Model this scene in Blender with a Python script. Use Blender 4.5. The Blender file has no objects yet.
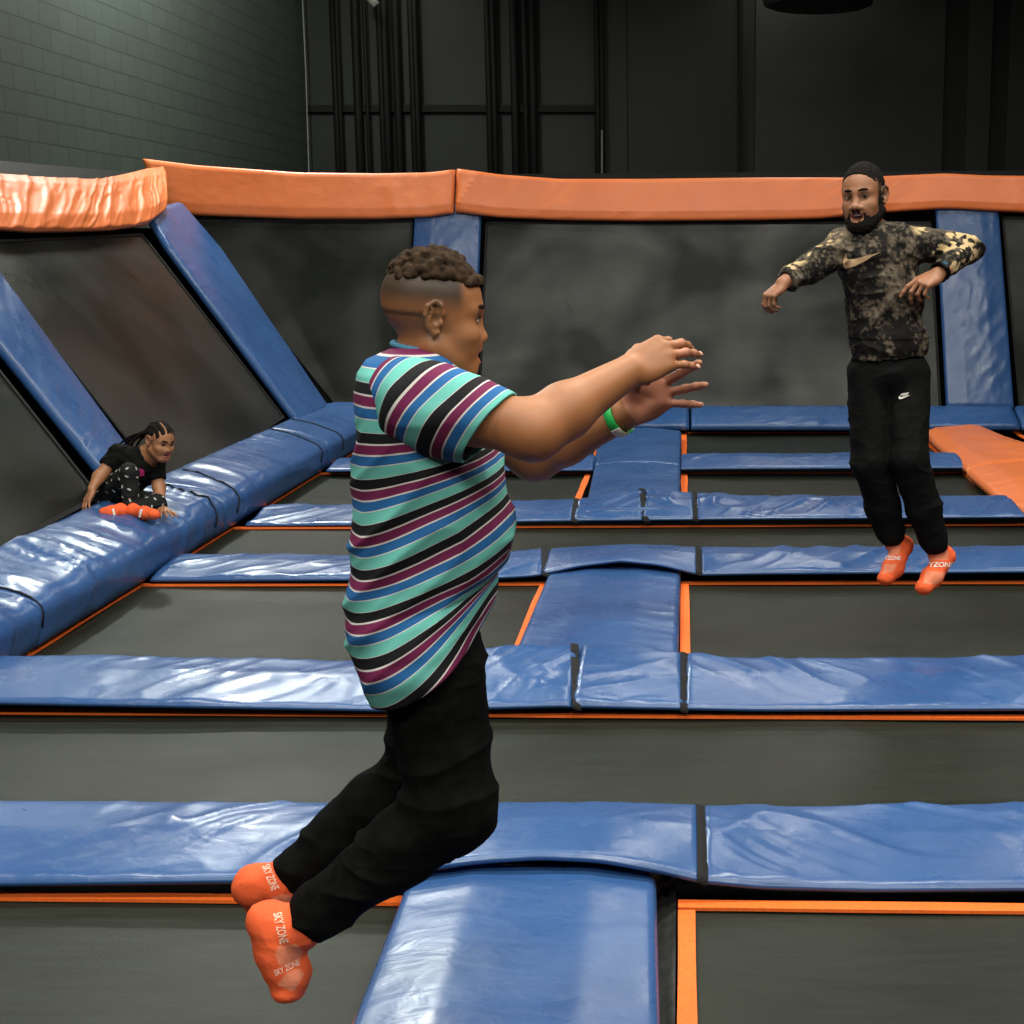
import bpy, bmesh, math, random
import numpy as np
from mathutils import Vector
from mathutils.bvhtree import BVHTree

scene = bpy.context.scene
COL = scene.collection
scene.view_settings.view_transform = 'Standard'
scene.view_settings.look = 'None'
scene.view_settings.gamma = 1.0
scene.view_settings.use_curve_mapping = False
scene.view_settings.exposure = 0.0

# ------------------------------------------------------------------ camera
FPX = 1450.0            # focal length in pixels of the 1024 px frame
PX0 = 683.0             # principal column (the photograph is an off-centre crop)
HOR = 247.0             # horizon row
CAMZ = 1.62
PITCH = math.atan((512.0 - HOR) / FPX)
FWD = np.array([0.0, math.cos(PITCH), -math.sin(PITCH)])
UP = np.array([0.0, math.sin(PITCH), math.cos(PITCH)])
CAM = np.array([0.0, 0.0, CAMZ])
cd = bpy.data.cameras.new('camera')
cam = bpy.data.objects.new('camera', cd)
COL.objects.link(cam)
cd.sensor_width = 36.0
cd.sensor_fit = 'HORIZONTAL'
cd.lens = FPX / 1024.0 * 36.0
cd.shift_x = -(PX0 - 512.0) / 1024.0
cd.clip_start = 0.05
cam.location = CAM
cam.rotation_euler = (math.pi / 2 - PITCH, 0, 0)
scene.camera = cam


def ray(px, py):
    return np.array([(px - PX0) / FPX, 0, 0]) + FWD + UP * (-(py - 512.0) / FPX)


def at_z(px, py, z=0.0):
    r = ray(px, py)
    return CAM + r * ((z - CAMZ) / r[2])


def at_y(px, py, Y):
    r = ray(px, py)
    return CAM + r * (Y / r[1])


def at_plane(px, py, p0, n):
    r = ray(px, py)
    return CAM + r * (np.dot(p0 - CAM, n) / np.dot(r, n))


def nrm(v):
    v = np.asarray(v, float)
    return v / (np.linalg.norm(v) + 1e-12)


# ------------------------------------------------------------------ objects
def tag(o, label=None, cat=None, group=None, kind=None):
    if label: o['label'] = label
    if cat: o['category'] = cat
    if group: o['group'] = group
    if kind: o['kind'] = kind
    return o


def empty(name, loc, label, cat, group=None):
    o = bpy.data.objects.new(name, None)
    o.empty_display_size = 0.1
    COL.objects.link(o)
    o.location = loc
    return tag(o, label, cat, group)


WORLD = {}


def build(name, verts, faces, mat, parent=None, smooth=True, colors=None, attrs=None, tree=False):
    """one mesh object from world-space vertices; local to its parent or to its own base"""
    v = np.asarray(verts, float)
    if parent is None:
        org = np.array([(v[:, 0].min() + v[:, 0].max()) / 2, (v[:, 1].min() + v[:, 1].max()) / 2, v[:, 2].min()])
    else:
        org = np.array(WORLD[parent.name])
    me = bpy.data.meshes.new(name)
    lv = v - org
    if isinstance(faces, np.ndarray):
        me.vertices.add(len(lv)); me.vertices.foreach_set('co', lv.astype(np.float32).ravel())
        nf, k = faces.shape
        me.loops.add(nf * k); me.loops.foreach_set('vertex_index', faces.astype(np.int32).ravel())
        me.polygons.add(nf); me.polygons.foreach_set('loop_start', np.arange(0, nf * k, k, dtype=np.int32))
        me.update(calc_edges=True); me.validate()
    else:
        me.from_pydata([tuple(p) for p in lv], [], [tuple(f) for f in faces]); me.update()
    if smooth:
        me.polygons.foreach_set('use_smooth', np.ones(len(me.polygons), dtype=bool))
    if colors is not None:
        a = me.color_attributes.new('Col', 'FLOAT_COLOR', 'POINT')
        c = np.ones((len(v), 4), np.float32); c[:, :3] = colors
        a.data.foreach_set('color', c.ravel())
    if attrs:
        for k_, arr in attrs.items():
            a = me.attributes.new(k_, 'FLOAT', 'POINT')
            a.data.foreach_set('value', np.asarray(arr, np.float32))
    if mat is not None: me.materials.append(mat)
    o = bpy.data.objects.new(name, me)
    COL.objects.link(o)
    if parent is None:
        o.location = org
        WORLD[o.name] = tuple(org)
    else:
        o.parent = parent
        WORLD[o.name] = WORLD[parent.name]
    return o


def thing(name, loc, label, cat, group=None):
    o = empty(name, loc, label, cat, group)
    WORLD[o.name] = tuple(loc)
    return o


class MB:
    """collects boxes / quads into one mesh"""
    def __init__(s): s.v = []; s.f = []
    def add(s, v, f):
        b = len(s.v); s.v += [tuple(p) for p in v]; s.f += [tuple(i + b for i in q) for q in f]
    def box(s, lo, hi):
        (a, b, c), (d, e, g) = lo, hi
        s.add([(a,b,c),(d,b,c),(d,e,c),(a,e,c),(a,b,g),(d,b,g),(d,e,g),(a,e,g)],
              [(0,3,2,1),(4,5,6,7),(0,1,5,4),(1,2,6,5),(2,3,7,6),(3,0,4,7)])
    def bar(s, a, b, w, n, t):
        """flat bar from a to b, width w across, thickness t along n"""
        a, b, n = map(np.asarray, (a, b, n)); d = nrm(b - a); x = nrm(np.cross(d, n)) * w / 2
        n = nrm(n) * t
        s.add([a - x, a + x, b + x, b - x, a - x + n, a + x + n, b + x + n, b - x + n],
              [(0,3,2,1),(4,5,6,7),(0,1,5,4),(1,2,6,5),(2,3,7,6),(3,0,4,7)])
    def tube(s, pts, r, n=8):
        V, F = tube_mesh(pts, r, n); s.add(V, F)
    def out(s, name, mat, parent=None, smooth=False):
        return build(name, s.v, s.f, mat, parent, smooth)


def tube_mesh(pts, r, n=10, flat=1.0, up=None):
    pts = [np.asarray(p, float) for p in pts]
    m = len(pts)
    rr = r if hasattr(r, '__len__') else [r] * m
    V = []; F = []
    pu = None
    for i, p in enumerate(pts):
        d = nrm(pts[min(i + 1, m - 1)] - pts[max(i - 1, 0)])
        if pu is None:
            a = np.array([0, 0, 1.0]) if up is None else np.asarray(up, float)
            if abs(np.dot(a, d)) > .95: a = np.array([1.0, 0, 0])
            pu = nrm(a - d * np.dot(a, d))
        else:
            pu = nrm(pu - d * np.dot(pu, d))
        w = np.cross(d, pu)
        for k in range(n):
            t = 2 * math.pi * k / n
            V.append(p + rr[i] * (pu * math.cos(t) * flat + w * math.sin(t)))
    for i in range(m - 1):
        for k in range(n):
            k2 = (k + 1) % n
            F.append((i * n + k, (i + 1) * n + k, (i + 1) * n + k2, i * n + k2))
    F.append(tuple(range(n))); F.append(tuple((m - 1) * n + k for k in reversed(range(n))))
    return V, F


def proj(P):
    d = np.asarray(P) - CAM
    z = d @ FWD
    return PX0 + FPX * d[:, 0] / z, 512.0 - FPX * (d @ UP) / z


def inpoly(px, py, poly):
    r = np.zeros(len(px), bool); n = len(poly)
    for i in range(n):
        (x0, y0), (x1, y1) = poly[i], poly[(i + 1) % n]
        c = ((y0 > py) != (y1 > py)) & (px < (x1 - x0) * (py - y0) / ((y1 - y0) + 1e-9) + x0)
        r ^= c
    return r


# ------------------------------------------------------------------ noise
_rng = np.random.RandomState(7)
_T = _rng.uniform(-1, 1, 4096).astype(np.float32)


def vnoise(p, seed=0):
    p = np.asarray(p, np.float64)
    i = np.floor(p).astype(np.int64); f = p - i
    f = f * f * f * (f * (f * 6 - 15) + 10)
    def h(dx, dy, dz):
        n = (i[..., 0] + dx) * 374761393 + (i[..., 1] + dy) * 668265263 + (i[..., 2] + dz) * 2147483647 + seed * 1274126177
        n = (n ^ (n >> 13)) * 1274126177
        return _T[(n ^ (n >> 16)) & 4095]
    x, y, z = f[..., 0], f[..., 1], f[..., 2]
    def L(a, b, t): return a + (b - a) * t
    return L(L(L(h(0,0,0), h(1,0,0), x), L(h(0,1,0), h(1,1,0), x), y),
             L(L(h(0,0,1), h(1,0,1), x), L(h(0,1,1), h(1,1,1), x), y), z)


def vn2(u, v, seed=0):
    return vnoise(np.stack([u, v, np.full_like(u, .37)], -1), seed)


# ------------------------------------------------------------------ padded strips
def resample(P, du, extra=None):
    P = np.asarray(P, float)
    L = np.r_[0, np.cumsum(np.linalg.norm(np.diff(P.mean(1) if P.ndim == 3 else P, axis=0), axis=1))]
    m = max(4, int(L[-1] / du) + 1)
    t = np.linspace(0, L[-1], m)
    return t, L


def smooth_curve(t, L, X):
    out = np.stack([np.interp(t, L, X[:, k]) for k in range(X.shape[1])], 1)
    return out


PROFILE_FLAT = None


def strip(A, B, N, t, crown=(0.25, 0.25), fall=(.018, .018), wr=None, du=.014, nc=38, seed=0, endr=.014, sag=0, ksm=0):
    """vinyl pad: A, B edge polylines (base corners), N normals, t thickness.
    crown = share of the width that slopes down on the A / B side, fall = how far"""
    A, B = np.asarray(A, float), np.asarray(B, float)
    N = np.asarray(N, float)
    if N.ndim == 1: N = np.repeat(N[None], len(A), 0)
    C = (A + B) / 2
    L = np.r_[0, np.cumsum(np.linalg.norm(np.diff(C, axis=0), axis=1))]
    m = max(6, int(L[-1] / du) + 1)
    T = np.linspace(0, L[-1], m)
    A, B, N = (smooth_curve(T, L, X) for X in (A, B, N))
    if ksm:
        ker = np.hanning(ksm + 2)[1:-1]; ker /= ker.sum()
        def sm(X):
            P = np.concatenate([np.repeat(X[:1], ksm, 0) + (np.arange(-ksm, 0)[:, None]) * (X[1] - X[0]), X,
                                np.repeat(X[-1:], ksm, 0) + (np.arange(1, ksm + 1)[:, None]) * (X[-1] - X[-2])])
            return np.stack([np.convolve(P[:, k], ker, 'same') for k in range(3)], 1)[ksm:-ksm]
        A, B, N = sm(A), sm(B), sm(N)
    N /= np.linalg.norm(N, axis=1)[:, None]
    W = np.linalg.norm(B - A, axis=1)
    wmean = W.mean()
    r = min(.5 * t, .022)
    rs = r / wmean
    s = [0.0, -.004, -.004, 0.0]; h = [0.0, t * .35, t - r * 1.2, t - r]
    top = [0, 0, 0, 0]
    for k in range(1, 4):
        a = k / 4 * math.pi / 2
        s.append(rs * (1 - math.cos(a))); h.append(t - r + r * math.sin(a)); top.append(.25 * k)
    ss = np.linspace(rs, 1 - rs, nc)
    for x in ss:
        s.append(x); h.append(t); top.append(1)
    for k in range(3, 0, -1):
        a = k / 4 * math.pi / 2
        s.append(1 - rs * (1 - math.cos(a))); h.append(t - r + r * math.sin(a)); top.append(.25 * k)
    s += [1, 1.004, 1.004, 1]; h += [t - r, t - r * 1.2, t * .35, 0]; top += [0, 0, 0, 0]
    s = np.array(s); h = np.array(h); top = np.array(top)
    ca, cb = crown; fa, fb = fall
    dz = np.zeros_like(s)
    if ca > 0: dz -= fa * np.clip((ca - s) / ca, 0, 1)
    if cb > 0: dz -= fb * np.clip((s - (1 - cb)) / cb, 0, 1)
    hh = h + dz * np.clip(h / t, 0, 1)
    H = np.repeat(hh[None], m, 0)
    U = np.repeat(T[:, None], len(s), 1); V = s[None] * W[:, None]
    if wr is not None:
        env = np.clip(top, 0, 1)[None] * np.ones((m, 1))
        H = H + wr(U, V, W[:, None]) * env
    # rounded ends
    e = np.minimum(T, T[-1] - T)
    er = np.clip(e / endr, 0, 1); er = np.sqrt(1 - (1 - er) ** 2) * .3 + .7
    H = H * er[:, None]
    P = A[:, None] + (B - A)[:, None] * s[None, :, None] + N[:, None] * H[..., None]
    if sag:
        P[..., 2] -= sag * (np.sin(np.pi * T / T[-1]))[:, None]
    n = len(s)
    V_ = P.reshape(-1, 3)
    i = np.arange(m - 1)[:, None]; k = np.arange(n)[None]; k2 = (k + 1) % n
    F = np.stack([i * n + k, i * n + k2, (i + 1) * n + k2, (i + 1) * n + k], -1).reshape(-1, 4)
    # orientation: make outward (top faces along N)
    q = F[(m // 2) * n + n // 2]
    nn = np.cross(V_[q[1]] - V_[q[0]], V_[q[2]] - V_[q[0]])
    flip = np.dot(nn, N[m // 2]) < 0
    F = [tuple(q[::-1]) if flip else tuple(q) for q in F.tolist()]
    c0 = tuple(range(n)); c1 = tuple((m - 1) * n + x for x in range(n))
    F += [c0 if flip else c0[::-1], c1[::-1] if flip else c1]
    return V_, F, P, T


def wrinkles(seed, amp=.007, ang=.9, f1=7., f2=2.2, fine=.0006, dens=.0):
    def w(U, V, W):
        ca, sa = math.cos(ang), math.sin(ang)
        a = U * ca + V * sa; b = -U * sa + V * ca
        a = a + .05 * vn2(U * 4, V * 4, seed + 5)
        n1 = vn2(a * f1, b * f2, seed)
        n2 = vn2(a * f1 * 1.9 + 7, b * f2 * 1.7, seed + 1)
        mask = np.clip(vn2(U * 1.3, V * 1.5, seed + 2) * 1.4 + .35 + dens, 0, 1)
        d = (1 - np.abs(n1)) ** 4 * 1.2 + (1 - np.abs(n2)) ** 4 * .7
        return amp * (d - .45) * mask + fine * vn2(U * 22, V * 22, seed + 3) + amp * .5 * vn2(U * 2.3, V * 3, seed + 4)
    return w


# ------------------------------------------------------------------ implicit surfaces
class Field:
    def __init__(s, lo, hi, h):
        s.h = h; s.lo = np.asarray(lo, float)
        n = np.ceil((np.asarray(hi) - s.lo) / h).astype(int) + 1
        s.n = n
        s.ax = [(s.lo[k] + h * np.arange(n[k])).astype(np.float32) for k in range(3)]
        s.d = np.full(n, .08, np.float32)

    def block(s, lo, hi):
        a = np.clip(np.floor((np.asarray(lo) - s.lo) / s.h).astype(int), 0, s.n)
        b = np.clip(np.ceil((np.asarray(hi) - s.lo) / s.h).astype(int) + 1, 0, s.n)
        if np.any(b <= a): return None
        sl = tuple(slice(a[k], b[k]) for k in range(3))
        return sl, s.ax[0][sl[0]][:, None, None], s.ax[1][sl[1]][None, :, None], s.ax[2][sl[2]][None, None, :]

    def comb(s, sl, p, k, op):
        d = s.d[sl]
        if op == 'u':
            hh = np.maximum(k - np.abs(d - p), 0) / k
            s.d[sl] = np.minimum(d, p) - hh * hh * k * .25
        elif op == 's':
            hh = np.maximum(k - np.abs(d + p), 0) / k
            s.d[sl] = np.maximum(d, -p) + hh * hh * k * .25

    def cap(s, a, b, ra, rb=None, k=.012, op='u', flat=None, q=1.0):
        """tapered capsule; flat = axis along which its section is squashed to q"""
        rb = ra if rb is None else rb
        a = np.asarray(a, float); b = np.asarray(b, float)
        R = max(ra, rb) + k + 3 * s.h
        bl = s.block(np.minimum(a, b) - R, np.maximum(a, b) + R)
        if bl is None: return
        sl, X, Y, Z = bl
        ab = b - a; L2 = np.dot(ab, ab) + 1e-12
        px, py, pz = X - a[0], Y - a[1], Z - a[2]
        t = np.clip((px * ab[0] + py * ab[1] + pz * ab[2]) / L2, 0, 1)
        dx, dy, dz = px - t * ab[0], py - t * ab[1], pz - t * ab[2]
        if flat is None:
            p = np.sqrt(dx * dx + dy * dy + dz * dz) - (ra + (rb - ra) * t)
        else:
            f = nrm(flat)
            c = dx * f[0] + dy * f[1] + dz * f[2]
            l = np.sqrt(np.maximum(dx * dx + dy * dy + dz * dz + c * c * (1 / q ** 2 - 1), 0))
            p = (l - (ra + (rb - ra) * t)) * (.5 + .5 * q)
        s.comb(sl, p.astype(np.float32), k, op)

    def ell(s, c, r, R=None, k=.012, op='u'):
        """ellipsoid with radii r along the rows of R"""
        c = np.asarray(c, float); r = np.asarray(r, float)
        R = np.eye(3) if R is None else np.asarray(R)
        ext = np.sqrt(((R * r[:, None]) ** 2).sum(0)) + k + 3 * s.h
        bl = s.block(c - ext, c + ext)
        if bl is None: return
        sl, X, Y, Z = bl
        px, py, pz = X - c[0], Y - c[1], Z - c[2]
        k0 = 0; k1 = 0
        for i in range(3):
            u = px * R[i, 0] + py * R[i, 1] + pz * R[i, 2]
            k0 = k0 + (u / r[i]) ** 2; k1 = k1 + (u / r[i] ** 2) ** 2
        k0 = np.sqrt(k0); k1 = np.sqrt(k1) + 1e-9
        s.comb(sl, (k0 * (k0 - 1) / k1).astype(np.float32), k, op)

    def chain(s, pts, rad, k=.015, **kw):
        for i in range(len(pts) - 1):
            s.cap(pts[i], pts[i + 1], rad[i], rad[i + 1], k, **kw)

    def cut(s, p0, n, region=None):
        """keep the half space below the plane (n points to the removed side)"""
        n = nrm(n)
        if region is None:
            sl, X, Y, Z = s.block(s.lo, s.lo + s.h * s.n)
        else:
            bl = s.block(*region)
            if bl is None: return
            sl, X, Y, Z = bl
        p = (X - p0[0]) * n[0] + (Y - p0[1]) * n[1] + (Z - p0[2]) * n[2]
        s.d[sl] = np.maximum(s.d[sl], p)

    def mesh(s):
        d = s.d; n = d.shape
        ins = d < 0
        c = np.zeros((n[0] - 1, n[1] - 1, n[2] - 1), np.uint8)
        offs = [(i, j, k) for i in (0, 1) for j in (0, 1) for k in (0, 1)]
        for i, j, k in offs:
            c += ins[i:n[0] - 1 + i, j:n[1] - 1 + j, k:n[2] - 1 + k]
        I = np.stack(np.nonzero((c > 0) & (c < 8)), 1)
        idx = np.full(c.shape, -1, np.int32)
        idx[I[:, 0], I[:, 1], I[:, 2]] = np.arange(len(I))
        val = {o: d[I[:, 0] + o[0], I[:, 1] + o[1], I[:, 2] + o[2]] for o in offs}
        acc = np.zeros((len(I), 3)); cnt = np.zeros(len(I))
        for o in offs:
            for ax in range(3):
                if o[ax]: continue
                o2 = list(o); o2[ax] = 1; o2 = tuple(o2)
                a, b = val[o], val[o2]
                m = (a < 0) != (b < 0)
                t = np.where(m, a / np.where(m, a - b, 1), 0)
                p = np.tile(np.array(o, float), (len(I), 1)); p[:, ax] = t
                acc += p * m[:, None]; cnt += m
        P = s.lo + s.h * (I + acc / cnt[:, None])
        Fs = []
        for ax in range(3):
            u, v = [(1, 2), (2, 0), (0, 1)][ax]
            sa = [slice(None)] * 3; sb = [slice(None)] * 3
            sa[ax] = slice(0, n[ax] - 1); sb[ax] = slice(1, n[ax])
            a = ins[tuple(sa)]; b = ins[tuple(sb)]
            E = np.stack(np.nonzero(a != b), 1)
            ok = (E[:, u] > 0) & (E[:, v] > 0) & (E[:, u] < n[u] - 1) & (E[:, v] < n[v] - 1)
            E = E[ok]
            fl = a[E[:, 0], E[:, 1], E[:, 2]]
            def g(du, dv):
                q = E.copy(); q[:, u] += du; q[:, v] += dv
                return idx[q[:, 0], q[:, 1], q[:, 2]]
            Q = np.stack([g(-1, -1), g(0, -1), g(0, 0), g(-1, 0)], 1)
            Q = np.where(fl[:, None], Q, Q[:, ::-1])
            Fs.append(Q)
        F = np.concatenate(Fs)
        F = F[(F >= 0).all(1)]
        return P, F


def vnormals(P, F):
    fn = np.cross(P[F[:, 1]] - P[F[:, 0]], P[F[:, 2]] - P[F[:, 0]]) + np.cross(P[F[:, 2]] - P[F[:, 0]], P[F[:, 3]] - P[F[:, 0]])
    N = np.zeros_like(P)
    for k in range(4):
        np.add.at(N, F[:, k], fn)
    return N / (np.linalg.norm(N, axis=1)[:, None] + 1e-12)


def relax(P, F, it=1, lam=.5):
    for _ in range(it):
        S = np.zeros_like(P); c = np.zeros(len(P))
        for a, b in ((0, 1), (1, 2), (2, 3), (3, 0)):
            np.add.at(S, F[:, a], P[F[:, b]]); np.add.at(S, F[:, b], P[F[:, a]])
            np.add.at(c, F[:, a], 1); np.add.at(c, F[:, b], 1)
        P = P + lam * (S / np.maximum(c, 1)[:, None] - P)
    return P


# ------------------------------------------------------------------ loft of rings (garments)
def loft(rings, cap0=False, cap1=False):
    R = np.asarray(rings); m, n, _ = R.shape
    V = R.reshape(-1, 3)
    i = np.arange(m - 1)[:, None]; k = np.arange(n)[None]; k2 = (k + 1) % n
    F = np.stack([i * n + k, i * n + k2, (i + 1) * n + k2, (i + 1) * n + k], -1).reshape(-1, 4).tolist()
    if cap0: F.append(list(range(n))[::-1])
    if cap1: F.append([(m - 1) * n + x for x in range(n)])
    return V, F


def bvh_of(objs):
    V = []; F = []
    for o in objs:
        b = len(V); w = Vector(WORLD[o.name])
        V += [v.co + w for v in o.data.vertices]
        F += [[i + b for i in p.vertices] for p in o.data.polygons]
    return BVHTree.FromPolygons(V, F)


def project(name, pts2d, faces, mat, parent, bvh, off=.003):
    """print on a garment: flat outline laid onto the cloth it is printed on"""
    V = []
    last = None
    for (x, y) in pts2d:
        r = ray(x, y)
        hit = bvh.ray_cast(Vector(CAM), Vector(nrm(r)))
        if hit[0] is None:
            V.append(None)
        else:
            V.append(np.array(hit[0]) + np.array(hit[1]) * off * (1 if hit[1].dot(Vector(r)) < 0 else -1))
    F = [f for f in faces if all(V[i] is not None for i in f)]
    used = sorted({i for f in F for i in f}); mp = {i: k for k, i in enumerate(used)}
    if not F: return None
    return build(name, [V[i] for i in used], [[mp[i] for i in f] for f in F], mat, parent)


def fill_outline(pts, cuts=2):
    bm = bmesh.new()
    vs = [bm.verts.new((x, y, 0)) for x, y in pts]
    es = [bm.edges.new((vs[i], vs[(i + 1) % len(vs)])) for i in range(len(vs))]
    bmesh.ops.triangle_fill(bm, edges=es, use_beauty=True)
    for _ in range(cuts):
        bmesh.ops.subdivide_edges(bm, edges=bm.edges[:], cuts=1)
    bm.verts.index_update()
    P = [(v.co.x, v.co.y) for v in bm.verts]; F = [[v.index for v in f.verts] for f in bm.faces]
    bm.free()
    return P, F


def text_outline(txt, o, ex, ey, cuts=1, bold=.02, shear=0.0):
    """letters as triangles: o = pixel of the text's left foot, ex = full text run, ey = cap height"""
    cu = bpy.data.curves.new('lettering', 'FONT'); cu.body = txt; cu.size = 1; cu.offset = bold; cu.shear = shear
    ob = bpy.data.objects.new('lettering', cu); COL.objects.link(ob)
    dg = bpy.context.evaluated_depsgraph_get()
    me = bpy.data.meshes.new_from_object(ob.evaluated_get(dg))
    bm = bmesh.new(); bm.from_mesh(me)
    for _ in range(cuts): bmesh.ops.subdivide_edges(bm, edges=bm.edges[:], cuts=1)
    bm.verts.index_update()
    P = np.array([(v.co.x, v.co.y) for v in bm.verts]); F = [[v.index for v in f.verts] for f in bm.faces]
    bm.free()
    bpy.data.objects.remove(ob); bpy.data.curves.remove(cu); bpy.data.meshes.remove(me)
    P -= P.min(0); P /= P.max(0)
    o, ex, ey = map(np.asarray, (o, ex, ey))
    Q = o + P[:, :1] * ex + P[:, 1:] * ey
    return [tuple(q) for q in Q], F

# ------------------------------------------------------------------ materials
class NT:
    def __init__(s, name):
        s.m = bpy.data.materials.new(name); s.m.use_nodes = True
        s.t = s.m.node_tree; s.n = s.t.nodes
        s.b = s.n['Principled BSDF']
    def node(s, ty, **kw):
        x = s.n.new(ty)
        for k, v in kw.items(): setattr(x, k, v)
        return x
    def link(s, a, b): s.t.links.new(a, b)
    def coord(s, scale=(1, 1, 1), rot=(0, 0, 0)):
        c = s.node('ShaderNodeTexCoord'); mp = s.node('ShaderNodeMapping')
        mp.inputs['Scale'].default_value = scale; mp.inputs['Rotation'].default_value = rot
        s.link(c.outputs['Object'], mp.inputs['Vector'])
        return mp.outputs['Vector']
    def noise(s, vec, scale, detail=4, rough=.55, dist=0.0):
        x = s.node('ShaderNodeTexNoise'); x.inputs['Scale'].default_value = scale
        x.inputs['Detail'].default_value = detail; x.inputs['Roughness'].default_value = rough
        x.inputs['Distortion'].default_value = dist
        s.link(vec, x.inputs['Vector']); return x.outputs['Fac']
    def ramp(s, fac, stops, interp='LINEAR'):
        x = s.node('ShaderNodeValToRGB'); x.color_ramp.interpolation = interp
        e = x.color_ramp.elements
        while len(e) > 1: e.remove(e[0])
        e[0].position = stops[0][0]; e[0].color = (*stops[0][1], 1)
        for p, c in stops[1:]:
            k = e.new(p); k.color = (*c, 1)
        s.link(fac, x.inputs['Fac']); return x.outputs['Color']
    def maprange(s, fac, a, b, c, d):
        x = s.node('ShaderNodeMapRange')
        for k, v in zip(('From Min', 'From Max', 'To Min', 'To Max'), (a, b, c, d)): x.inputs[k].default_value = v
        s.link(fac, x.inputs['Value']); return x.outputs['Result']
    def bump(s, h, strength=.3, dist=.01, prev=None):
        x = s.node('ShaderNodeBump'); x.inputs['Strength'].default_value = strength; x.inputs['Distance'].default_value = dist
        s.link(h, x.inputs['Height'])
        if prev is not None: s.link(prev, x.inputs['Normal'])
        s.link(x.outputs['Normal'], s.b.inputs['Normal']); return x.outputs['Normal']
    def set(s, col=None, rough=None, spec=None, **kw):
        if col is not None: s.b.inputs['Base Color'].default_value = (*col, 1)
        if rough is not None: s.b.inputs['Roughness'].default_value = rough
        if spec is not None: s.b.inputs['Specular IOR Level'].default_value = spec
        for k, v in kw.items(): s.b.inputs[k].default_value = v
        return s


def lin(r, g, b):
    f = lambda c: (c / 255) / 12.92 if c / 255 <= .04045 else ((c / 255 + .055) / 1.055) ** 2.4
    return (f(r), f(g), f(b))


def vinyl(name, c0, c1, rough=.3, spec=.5, sc=1.0):
    n = NT(name).set(rough=rough, spec=spec)
    v = n.coord()
    f = n.noise(v, 1.7 * sc, 3)
    n.link(n.ramp(f, [(.3, c0), (.7, c1)]), n.b.inputs['Base Color'])
    v2 = n.coord(scale=(1, 1.6, 1), rot=(0, 0, .6))
    a = n.noise(v2, 9 * sc, 3, .5, .8)
    b1 = n.bump(a, .08, .03)
    b = n.noise(n.coord(), 140, 2)
    n.bump(b, .05, .002, b1)
    n.link(n.maprange(n.noise(n.coord(), 5, 3), .3, .7, rough - .05, rough + .08), n.b.inputs['Roughness'])
    return n.m


def flat(name, col, rough=.6, spec=.3, var=.25, sc=30, bump=.15, bd=.003, **kw):
    n = NT(name).set(col, rough, spec, **kw)
    v = n.coord(); f = n.noise(v, sc, 3)
    lo = tuple(c * (1 - var) for c in col); hi = tuple(min(1, c * (1 + var)) for c in col)
    n.link(n.ramp(f, [(.3, lo), (.7, hi)]), n.b.inputs['Base Color'])
    if bump: n.bump(f, bump, bd)
    return n.m


def attr_mat(name, rough=.55, spec=.3, bsc=120, bump=.1, bd=.002, var=.0, sss=0.0):
    n = NT(name).set(None, rough, spec)
    a = n.node('ShaderNodeAttribute'); a.attribute_name = 'Col'
    n.link(a.outputs['Color'], n.b.inputs['Base Color'])
    f = n.noise(n.coord(), bsc, 3)
    n.bump(f, bump, bd)
    if sss:
        n.b.inputs['Subsurface Weight'].default_value = sss
        n.b.inputs['Subsurface Radius'].default_value = (.012, .005, .003)
        n.b.inputs['Subsurface Scale'].default_value = .4
    return n.m


BLUE = vinyl('blue_vinyl', (.023, .070, .200), (.030, .090, .245), .28, .5)
ORANGE_PAD = vinyl('orange_vinyl', (.66, .165, .045), (.76, .2, .06), .38, .45)
STRAP = flat('black_webbing', (.008, .008, .009), .7, .2, .2, 200)
CORD = flat('dark_stitching', (.006, .008, .014), .7, .2)
ORANGE_TRIM = flat('orange_webbing', (.82, .145, .022), .65, .25, .12, 90, .2, .002)
BLACK = flat('black_paint', (.003, .003, .003), .9, .02, .3, 8, 0)
STEEL = flat('black_steel', (.006, .0065, .006), .6, .12, .2, 12, 0)


def matting(name, c, rough=.5, spec=.4, stretch=(1, 1, 1), blotch_spec=0):
    n = NT(name).set(c, rough, spec)
    big = n.noise(n.coord(), .9, 4, .6, .4)
    st = n.noise(n.coord(scale=(stretch[0] * 1.5, stretch[1] * 14, stretch[2] * 14)), 3, 4)
    mx = n.node('ShaderNodeMath', operation='ADD'); n.link(big, mx.inputs[0]); n.link(st, mx.inputs[1])
    lo = tuple(x * .72 for x in c); hi = tuple(x * 1.35 for x in c)
    n.link(n.ramp(n.maprange(mx.outputs[0], .7, 1.3, 0, 1), [(0, lo), (1, hi)]), n.b.inputs['Base Color'])
    w = n.noise(n.coord(scale=(1, 1, 1)), 260, 2)
    b1 = n.bump(w, .35, .002)
    n.bump(n.noise(n.coord(), 2.5, 3), .12, .03, b1)
    n.link(n.maprange(big, .3, .7, rough - .08, rough + .1), n.b.inputs['Roughness'])
    if blotch_spec:
        n.link(n.maprange(n.noise(n.coord(scale=(1, 1, 1.3)), 1.0, 2.5, .5, .3), .40, .74, spec * .7, blotch_spec), n.b.inputs['Specular IOR Level'])  # specular varied by noise to imitate soft blotches of reflected light
    return n.m


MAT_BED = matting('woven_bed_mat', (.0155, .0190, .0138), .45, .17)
MAT_WALL = matting('woven_wall_mat', (.0085, .0112, .0088), .33, .17, blotch_spec=.55)

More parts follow.
